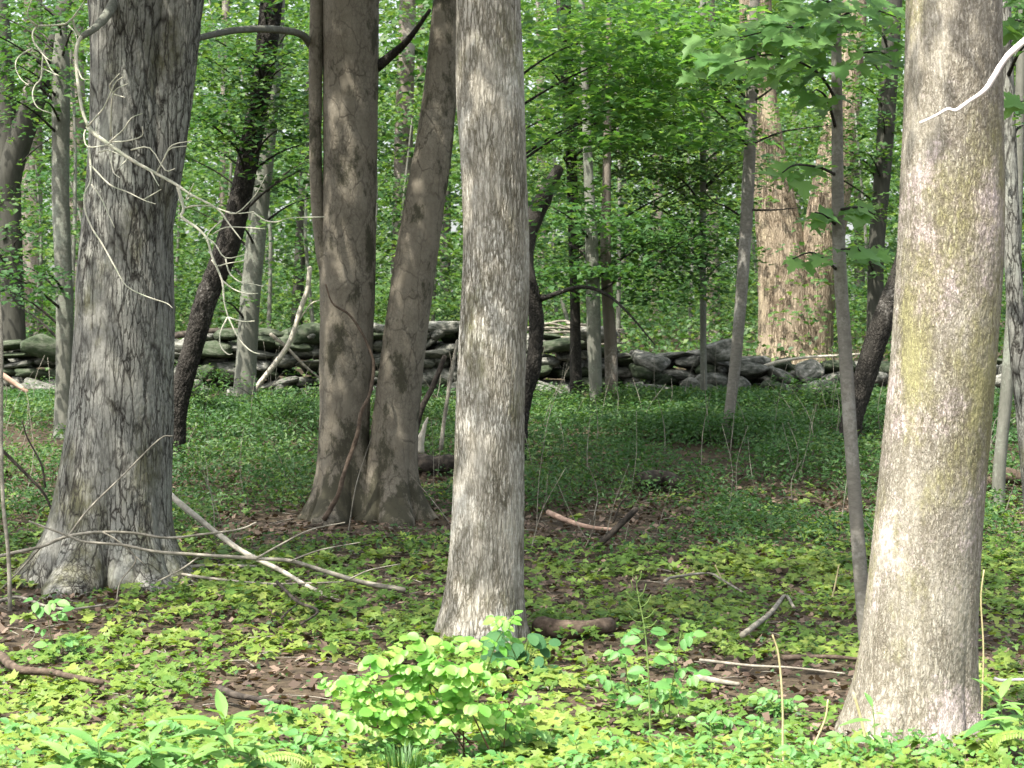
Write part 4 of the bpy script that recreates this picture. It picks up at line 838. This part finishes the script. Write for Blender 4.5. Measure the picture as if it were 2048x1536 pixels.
for P, nl, w in (([(1672, 200, 12.4), (1640, 150, 12.1), (1590, 120, 11.8), (1530, 110, 11.5), (1430, 135, 11.2)], 62, .14),
                 ([(1672, 90, 12.4), (1630, 60, 12.0), (1570, 55, 11.6), (1480, 75, 11.3)], 54, .14),
                 ([(1672, 40, 12.4), (1710, 20, 12.1), (1750, 20, 11.8), (1795, 35, 11.6)], 34, .12),
                 ([(1674, 150, 12.4), (1720, 110, 12.1), (1760, 105, 11.9), (1790, 120, 11.8)], 24, .1),
                 ([(1672, 260, 12.4), (1655, 200, 12.2), (1635, 180, 12.0), (1625, 185, 11.8)], 10, .07),
                 ([(1672, 10, 12.4), (1620, -10, 12.0), (1560, 0, 11.6)], 24, .12),
                 ([(1674, 540, 12.4), (1650, 520, 12.2), (1620, 505, 12.0), (1570, 525, 11.9)], 11, .055),
                 ([(1676, 420, 12.4), (1720, 415, 12.2), (1750, 430, 12.0)], 10, .06),
                 ([(1676, 500, 12.4), (1720, 500, 12.2), (1770, 520, 12.0)], 9, .06),
                 ([(1672, 350, 12.4), (1640, 335, 12.2), (1590, 330, 12.0), (1565, 345, 11.9)], 9, .05),
                 ([(1672, 450, 12.4), (1650, 430, 12.2), (1630, 425, 12.0)], 6, .05)):
    maple_branch(sap, [at(*p) for p in P], nl, w, Vector(((P[-1][0] - P[0][0]) / 150, 0, 0)))
flush_leaves(sap, 'maple')
rs = empty('maple_sapling', (at(2085, 0, 11.5).x, 11.5, gz(at(2085, 0, 11.5).x, 11.5)), 'few green maple leaves showing past the outer edge of the thick lichened trunk', 'tree')
limb(rs, [(rs.location.x, 11.5, rs.location.z - .1), (rs.location.x, 11.5, 2.), (rs.location.x + .03, 11.5, 4.5)], (.02, .008), 'bark_sapling', name='trunk', seg=8)
for P, nl, w in (([(2085, 90, 11.5), (2060, 50, 11.3), (2030, 40, 11.1)], 12, .07), ([(2085, 220, 11.5), (2055, 205, 11.3), (2025, 205, 11.2)], 6, .03), ([(2085, 0, 11.5), (2050, -10, 11.2), (2030, 0, 11)], 8, .06)):
    maple_branch(rs, [at(*p) for p in P], nl, w, Vector((-.5, 0, 0)))

# ------------------------------------------------------------------ plants at the front
OV = {k: [mesh('leaf', OVATE[0] * s, OVATE[1], M[k]) for s in (.05, .062, .078)] for k in ('shrub', 'sprig')}
BR_ = [mesh('leaf', ROUND[0] * s, ROUND[1], M['broad']) for s in (.075, .09, .105)]
RS = [mesh('leaf', ROUND[0] * s, ROUND[1], M['shrub']) for s in (.04, .052, .066)]
LA = [mesh('leaf', LANCE[0] * s, LANCE[1], M['lance']) for s in (.10, .14, .17)]
def pinnate(root, p, dirv, npair, ml, sc, gap=.035):
    dirv = Vector(dirv).normalized(); up = Vector((0, 0, 1)); side = dirv.cross(up).normalized(); nrm = (up * .8 + Vector((0, -.55, 0)) + Vector((rng.normal(0, .2), rng.normal(0, .2), 0)))
    for q in range(npair):
        c = Vector(p) + dirv * gap * (q + .8) * sc
        for s in (-1, 1):
            place_leaf(root, ml[rng.integers(len(ml))], c, nrm + side * s * .25, dirv * .45 + side * s, sc * rng.uniform(.75, 1.05))
    place_leaf(root, ml[-1], Vector(p) + dirv * gap * (npair + .5) * sc, nrm, dirv, sc * rng.uniform(.85, 1.1))
D = 9.35
b0 = gp(935, 1520); b0 = Vector((at(935, 0, D).x, D, gz(at(935, 0, D).x, D)))
shrub = empty('rose_shrub', b0, 'bright yellow-green sunlit shrub with small rounded leaflets on arching canes', 'shrub')
canes = [([(975, 1600), (940, 1520), (890, 1440), (860, 1380), (870, 1320), (930, 1290)], 1.0), ([(950, 1600), (870, 1500), (780, 1440), (720, 1400), (665, 1365)], 1.0), ([(1000, 1600), (985, 1530), (960, 1460), (930, 1400), (905, 1345), (880, 1330)], 1.0), ([(985, 1600), (960, 1530), (930, 1475), (880, 1440), (820, 1410), (760, 1390), (690, 1375)], 1.0),
         ([(960, 1600), (985, 1500), (955, 1420), (975, 1340), (995, 1280), (1030, 1230)], 1.0), ([(930, 1600), (900, 1530), (840, 1470), (780, 1420), (720, 1350)], .95),
         ([(960, 1600), (930, 1520), (920, 1430), (850, 1360), (790, 1330), (770, 1310)], 1.0), ([(1010, 1600), (1000, 1540), (1010, 1470), (1015, 1420), (1030, 1380)], .85), ([(940, 1600), (890, 1520), (800, 1470), (730, 1450), (670, 1430)], .95)]
for ci, (cpts, sc) in enumerate(canes):
    P = [at(px, py, D - .03 * k + .08 * math.sin(ci * 2.1)) for k, (px, py) in enumerate(cpts)]
    P[0] = Vector((b0.x + .015 * ci - .04, b0.y + .02 * (ci % 3), b0.z - .03))
    limb(shrub, P, (.0045, .002), 'red_stem' if ci != 4 else 'green_stem', name='cane', seg=5)
    C = catmull([tuple(p) for p in P], 10); k0 = int(len(C) * .42)
    nn = 12 if ci != 4 else 13
    for q in range(nn):
        c = C[min(k0 + int((len(C) - 1 - k0) * (q + .5) / nn), len(C) - 1)]
        s = 1 if q % 2 else -1
        pinnate(shrub, c, (s * rng.uniform(.3, 1), rng.uniform(-.9, .5), rng.uniform(-.05, .7)), 3 if ci != 4 else 2, RS if ci != 4 else OV['shrub'], sc * (.8 if ci == 4 and q > 7 else 1) * rng.uniform(.75, 1.0))
flush_leaves(shrub, 'shrub')
# dark broad-leaved plant at the foot of the pale tree
b0 = gp(1045, 1352)
bl = empty('broadleaf_plant', b0, 'dark green broad-leaved plant at the foot of the pale ridged trunk', 'plant')
for k in range(30):
    px, py = 1045 + rng.uniform(-55, 52), 1302 + rng.uniform(-36, 34); p = at(px, py, b0.y - .1 + rng.normal(0, .1))
    limb(bl, [b0 + Vector((0, 0, -.01)), (b0 + p) / 2 + Vector((0, 0, .04)), p], (.003, .0015), 'green_stem', name='stem', seg=4, sub=2)
    place_leaf(bl, BR_[rng.integers(3)], p, (rng.normal(0, .35), -.75 + rng.normal(0, .2), .8), ((px - 1045) / 50, -.3, -.35 + rng.normal(0, .4)), rng.uniform(.75, 1.1))
def lance_plant(px, py_top, d, label, n=15, sc=1.0, group=None, lean=0):
    b = Vector((at(px, 0, d).x, d, 0)); b.z = gz(b.x, d); top = at(px + lean, py_top, d); H = top.z - b.z
    o = empty('leafy_herb', b, label, 'plant', group)
    limb(o, [b + Vector((0, 0, -.02)), (b + top) / 2 + Vector((.01, 0, 0)), top], (.0035, .002), 'green_stem', name='stem', seg=5)
    for k in range(n):
        t = .25 + .75 * (k + .5) / n; p = b.lerp(top, t); a = k * 2.4 + rng.normal(0, .3); rise = .25 + .9 * max(0, t - .75) * 4
        tip = Vector((math.cos(a), math.sin(a), rise)); nrm = Vector((-math.cos(a) * rise, -math.sin(a) * rise - .25, 1))
        place_leaf(o, LA[rng.integers(3)], p, nrm, tip, sc * rng.uniform(.8, 1.1) * (1 - .35 * max(0, t - .8) * 4))
lance_plant(448, 1432, 8.75, 'tall lance-leaved herb beside the bare litter patch', 16, 1.5)
for q, (px, py) in enumerate([(195, 1478), (300, 1488), (500, 1500), (140, 1510), (365, 1508), (240, 1520)]):
    lance_plant(px, py, 8.7 + .05 * (q % 3), 'short lance-leaved herb in the bright front row', 12, 1.3, 'lance-leaved herbs in the front row')
lance_plant(1745, 1408, 9.25, 'lance-leaved herb in front of the thick lichened trunk', 7, .8)
lance_plant(2000, 1392, 9.5, 'tall lance-leaved herb beside the base of the thick lichened trunk', 18, 1.25)
lance_plant(2045, 1420, 9.35, 'lance-leaved herb at the edge beyond the thick lichened trunk', 14, 1.0)
for q, (px, py) in enumerate([(1420, 1440), (1340, 1470), (1150, 1480), (1480, 1480)]):
    lance_plant(px, py, 9.0 + .06 * q, 'short leafy herb between the pod stalk and the dry stalk', 12, .7, 'short leafy herbs by the stalks')
# sprigs of small ovate leaves
def sprig(label, stems, d, n, sc=1.0, mat='sprig', group=None, base=None, pairs=2):
    bx = base if base else sum(s[0][0] for s in stems) / len(stems)
    b = Vector((at(bx, 0, d).x, d, 0)); b.z = gz(b.x, d)
    o = empty('leafy_sprig', b, label, 'plant', group)
    for s in stems:
        P = [b + Vector((rng.normal(0, .01), 0, -.02))] + [at(x, y, d - .04 * k) for k, (x, y) in enumerate(s)]
        limb(o, P, (.003, .0015), 'green_stem', name='stem', seg=4)
        C = catmull([tuple(p) for p in P], 8); k0 = int(len(C) * .35)
        for q in range(n):
            c = C[min(k0 + int((len(C) - 1 - k0) * (q + .6) / n), len(C) - 1)]
            pinnate(o, c, ((1 if q % 2 else -1) * rng.uniform(.5, 1), rng.uniform(-.7, .2), rng.uniform(0, .6)), pairs, OV[mat], sc * rng.uniform(.8, 1.05))
sprig('pale green leafy sprig beside the stalk of seed pods', [[(1262, 1400), (1250, 1330), (1238, 1265)], [(1270, 1420), (1225, 1380), (1222, 1290)]], 10.2, 4, .82, base=1285)
sprig('leafy green sprig between the pod stalk and the open seedlings', [[(1340, 1400), (1352, 1330), (1362, 1265)], [(1320, 1420), (1350, 1390), (1375, 1350)], [(1330, 1420), (1315, 1380), (1330, 1350)]], 10.2, 4, .82, base=1330)
sprig('small sapling with pale rounded leaves near the furrowed trunk', [[(112, 1340), (105, 1290), (95, 1235), (85, 1200)], [(120, 1350), (130, 1320), (118, 1270)], [(130, 1360), (145, 1345), (140, 1310)]], 12.6, 6, 1.1, base=125)
sprig('low leafy sprig under the bright shrub', [[(1060, 1510), (1040, 1470), (1020, 1440)], [(1040, 1515), (1010, 1490), (990, 1470)]], 9.5, 3, .8, base=1055)
for q, (px, py) in enumerate([(1620, 1480), (1690, 1470), (1660, 1500), (1780, 1480), (1850, 1500), (1900, 1480), (1930, 1510), (1580, 1510), (1740, 1512)]):
    sprig('low sprig of small yellow-green leaves at the foot of the thick lichened trunk', [[(px + 5, py + 30), (px, py)], [(px - 10, py + 30), (px - 28, py + 12)]], 9.15 + .03 * q, 3, .62, group='low sprigs by the thick trunk', base=px, pairs=1)
for q, (px, py) in enumerate([(60, 1440), (120, 1470), (30, 1490), (620, 1470), (1000, 1500), (1100, 1460), (1180, 1510), (1440, 1420), (1530, 1440), (580, 1400), (360, 1440), (1560, 1380), (1250, 1470)]):
    d_ = gp(px, py + 55).y
    sprig('small green leafy sprig among the front seedlings', [[(px + 6, py + 40), (px, py)], [(px - 8, py + 40), (px - 24, py + 14)], [(px + 10, py + 40), (px + 26, py + 16)]], d_, 3, .7, group='small sprigs among the front seedlings', base=px, pairs=2)
# pod stalk
d_ = 9.7
b = Vector((at(1300, 0, d_).x, d_, 0)); b.z = gz(b.x, d_)
gm = empty('mustard_stalk', b, 'tall thin green stalk bearing slender seed pods', 'plant')
P = [b + Vector((0, 0, -.02)), at(1300, 1450, d_), at(1296, 1330, d_), at(1288, 1250, d_), at(1276, 1190, d_), at(1272, 1152, d_)]
limb(gm, P, (.0045, .002), 'green_stem', name='stem', seg=6)
for (x0, y0, x1, y1) in [(1276, 1190, 1262, 1160), (1277, 1195, 1292, 1168), (1279, 1205, 1252, 1182), (1281, 1215, 1302, 1190), (1283, 1225, 1255, 1205), (1286, 1238, 1310, 1218), (1288, 1245, 1258, 1232), (1290, 1255, 1314, 1240), (1273, 1160, 1265, 1145), (1274, 1165, 1283, 1142), (1292, 1268, 1262, 1258)]:
    limb(gm, [at(x0, y0, d_), at((x0 + x1) / 2 + (2 if x1 > x0 else -2), (y0 + y1) / 2 + 4, d_ - .02), at(x1, y1, d_ - .03)], (.0022, .0016), 'green_stem', name='pod', seg=4, sub=3)
for (px, py, s) in [(1300, 1262, 1), (1310, 1290, 1), (1282, 1280, -1), (1305, 1320, 1), (1290, 1340, -1), (1308, 1370, 1), (1286, 1400, -1)]:
    place_leaf(gm, OV['sprig'][2], at(px, py, d_ - .01), (0, -.7, .7), (s, -.3, .2), 1.0)
# grass tuft and fern
b = Vector((at(805, 0, 8.9).x, 8.9, 0)); b.z = gz(b.x, 8.9)
parts = []
for k in range(260):
    a = rng.random() * 6.283; r = rng.random() ** .7 * .13; L_ = rng.uniform(.09, .2)
    o_ = Vector((math.cos(a) * r, math.sin(a) * r, 0)); t_ = Vector((math.cos(a), math.sin(a), 0)) * L_ * rng.uniform(.2, .7)
    w_ = Vector((-math.sin(a), math.cos(a), 0)) * .0022
    q = [o_ - w_, o_ + w_, o_ + t_ * .4 + Vector((0, 0, L_ * .7)) + w_ * .7, o_ + t_ * .4 + Vector((0, 0, L_ * .7)) - w_ * .7, o_ + t_ + Vector((0, 0, L_ * .75))]
    parts.append((np.array([tuple(v) for v in q]), np.array([(0, 1, 2), (0, 2, 3), (3, 2, 4)])))
tag(obj('grass_tuft', joined('grass_tuft', parts, M['grass']), loc=b), 'tuft of fine dark green grass under the bright shrub', 'grass')
for q, (px, py, d_, lean, lb) in enumerate([(585, 1490, 8.75, -1, 'small yellow-green fern frond beside the tall lance-leaved herb'), (1930, 1450, 9.3, 1, 'small fern frond at the foot of the thick lichened trunk')]):
    b = Vector((at(px + 40, 0, d_).x, d_, 0)); b.z = gz(b.x, d_); f_ = empty('fern_frond', b, lb, 'fern')
    P = [b, b + Vector((.03 * lean, -.03, .10)), b + Vector((.10 * lean, -.08, .14)), b + Vector((.2 * lean, -.13, .13))]
    limb(f_, P, (.002, .001), 'green_stem', name='rachis', seg=4)
    C = catmull([tuple(p) for p in P], 8); FM = mesh('pinna', OVATE[0] * .042 * np.array([.7, 1, 1]), OVATE[1], M['fern'])
    for k in range(4, len(C) - 1):
        tdir = Vector(C[k + 1]) - Vector(C[k - 1]); sd_ = tdir.cross(Vector((0, -.5, 1))).normalized()
        for s in (-1, 1): place_leaf(f_, FM, C[k], (0, -.6, .8), sd_ * s + tdir.normalized() * .3, 1.1 - .6 * k / len(C), name='pinna')
# dry stalks
for lb, pts, w in [('tall straw-coloured dry stalk before the thick lichened trunk', [(1570, 1560), (1566, 1500), (1565, 1400), (1557, 1310), (1545, 1270)], 5), ('straight dry stalk just past the thick lichened trunk', [(1966, 1480), (1964, 1420), (1967, 1300), (1962, 1200), (1968, 1140)], 4),
                   ('bent dry stalk against the base of the thick lichened trunk', [(1748, 1570), (1740, 1530), (1725, 1450), (1707, 1385)], 7), ('slanting dry stalk among the low yellow-green sprigs', [(1612, 1560), (1625, 1500), (1650, 1440), (1656, 1400)], 5)]:
    d_ = gp(pts[0][0], min(pts[0][1], 1535)).y
    stick('dry_stalk', lb, pts, w, 'dry', 'stalk', d=d_, seg=5, rough=.05, taper=.8)
for lb, pts, w in [('thin dry stem curving up from open seedlings', [(1655, 1222), (1668, 1180), (1678, 1130)], 4), ('thin crooked dry stem over the crooked stick', [(1440, 1185), (1443, 1160), (1430, 1130)], 4)]:
    d_ = gp(*pts[0]).y; stick('dry_stalk', lb, pts, w, 'dry', 'stalk', d=d_, seg=5, rough=.05, taper=.8)
stick('fallen_branch', 'bone-white twig beyond the tall lance-leaved herb', [(1988, 1357), (2005, 1361), (2050, 1359), (2100, 1365)], 8, 'dead_white', d=10.2, ends=None)
place = gp(650, 1318)
dl = obj('dead_leaf', mesh('dead_leaf', MAPLE[0] * .11 * np.array([1, 1, 1.6]), MAPLE[1], M['litter']), loc=place + Vector((0, 0, .03))); dl.rotation_euler = (1.0, .3, .6)
tag(dl, 'large curled pale brown dead leaf on bare litter', 'leaf')
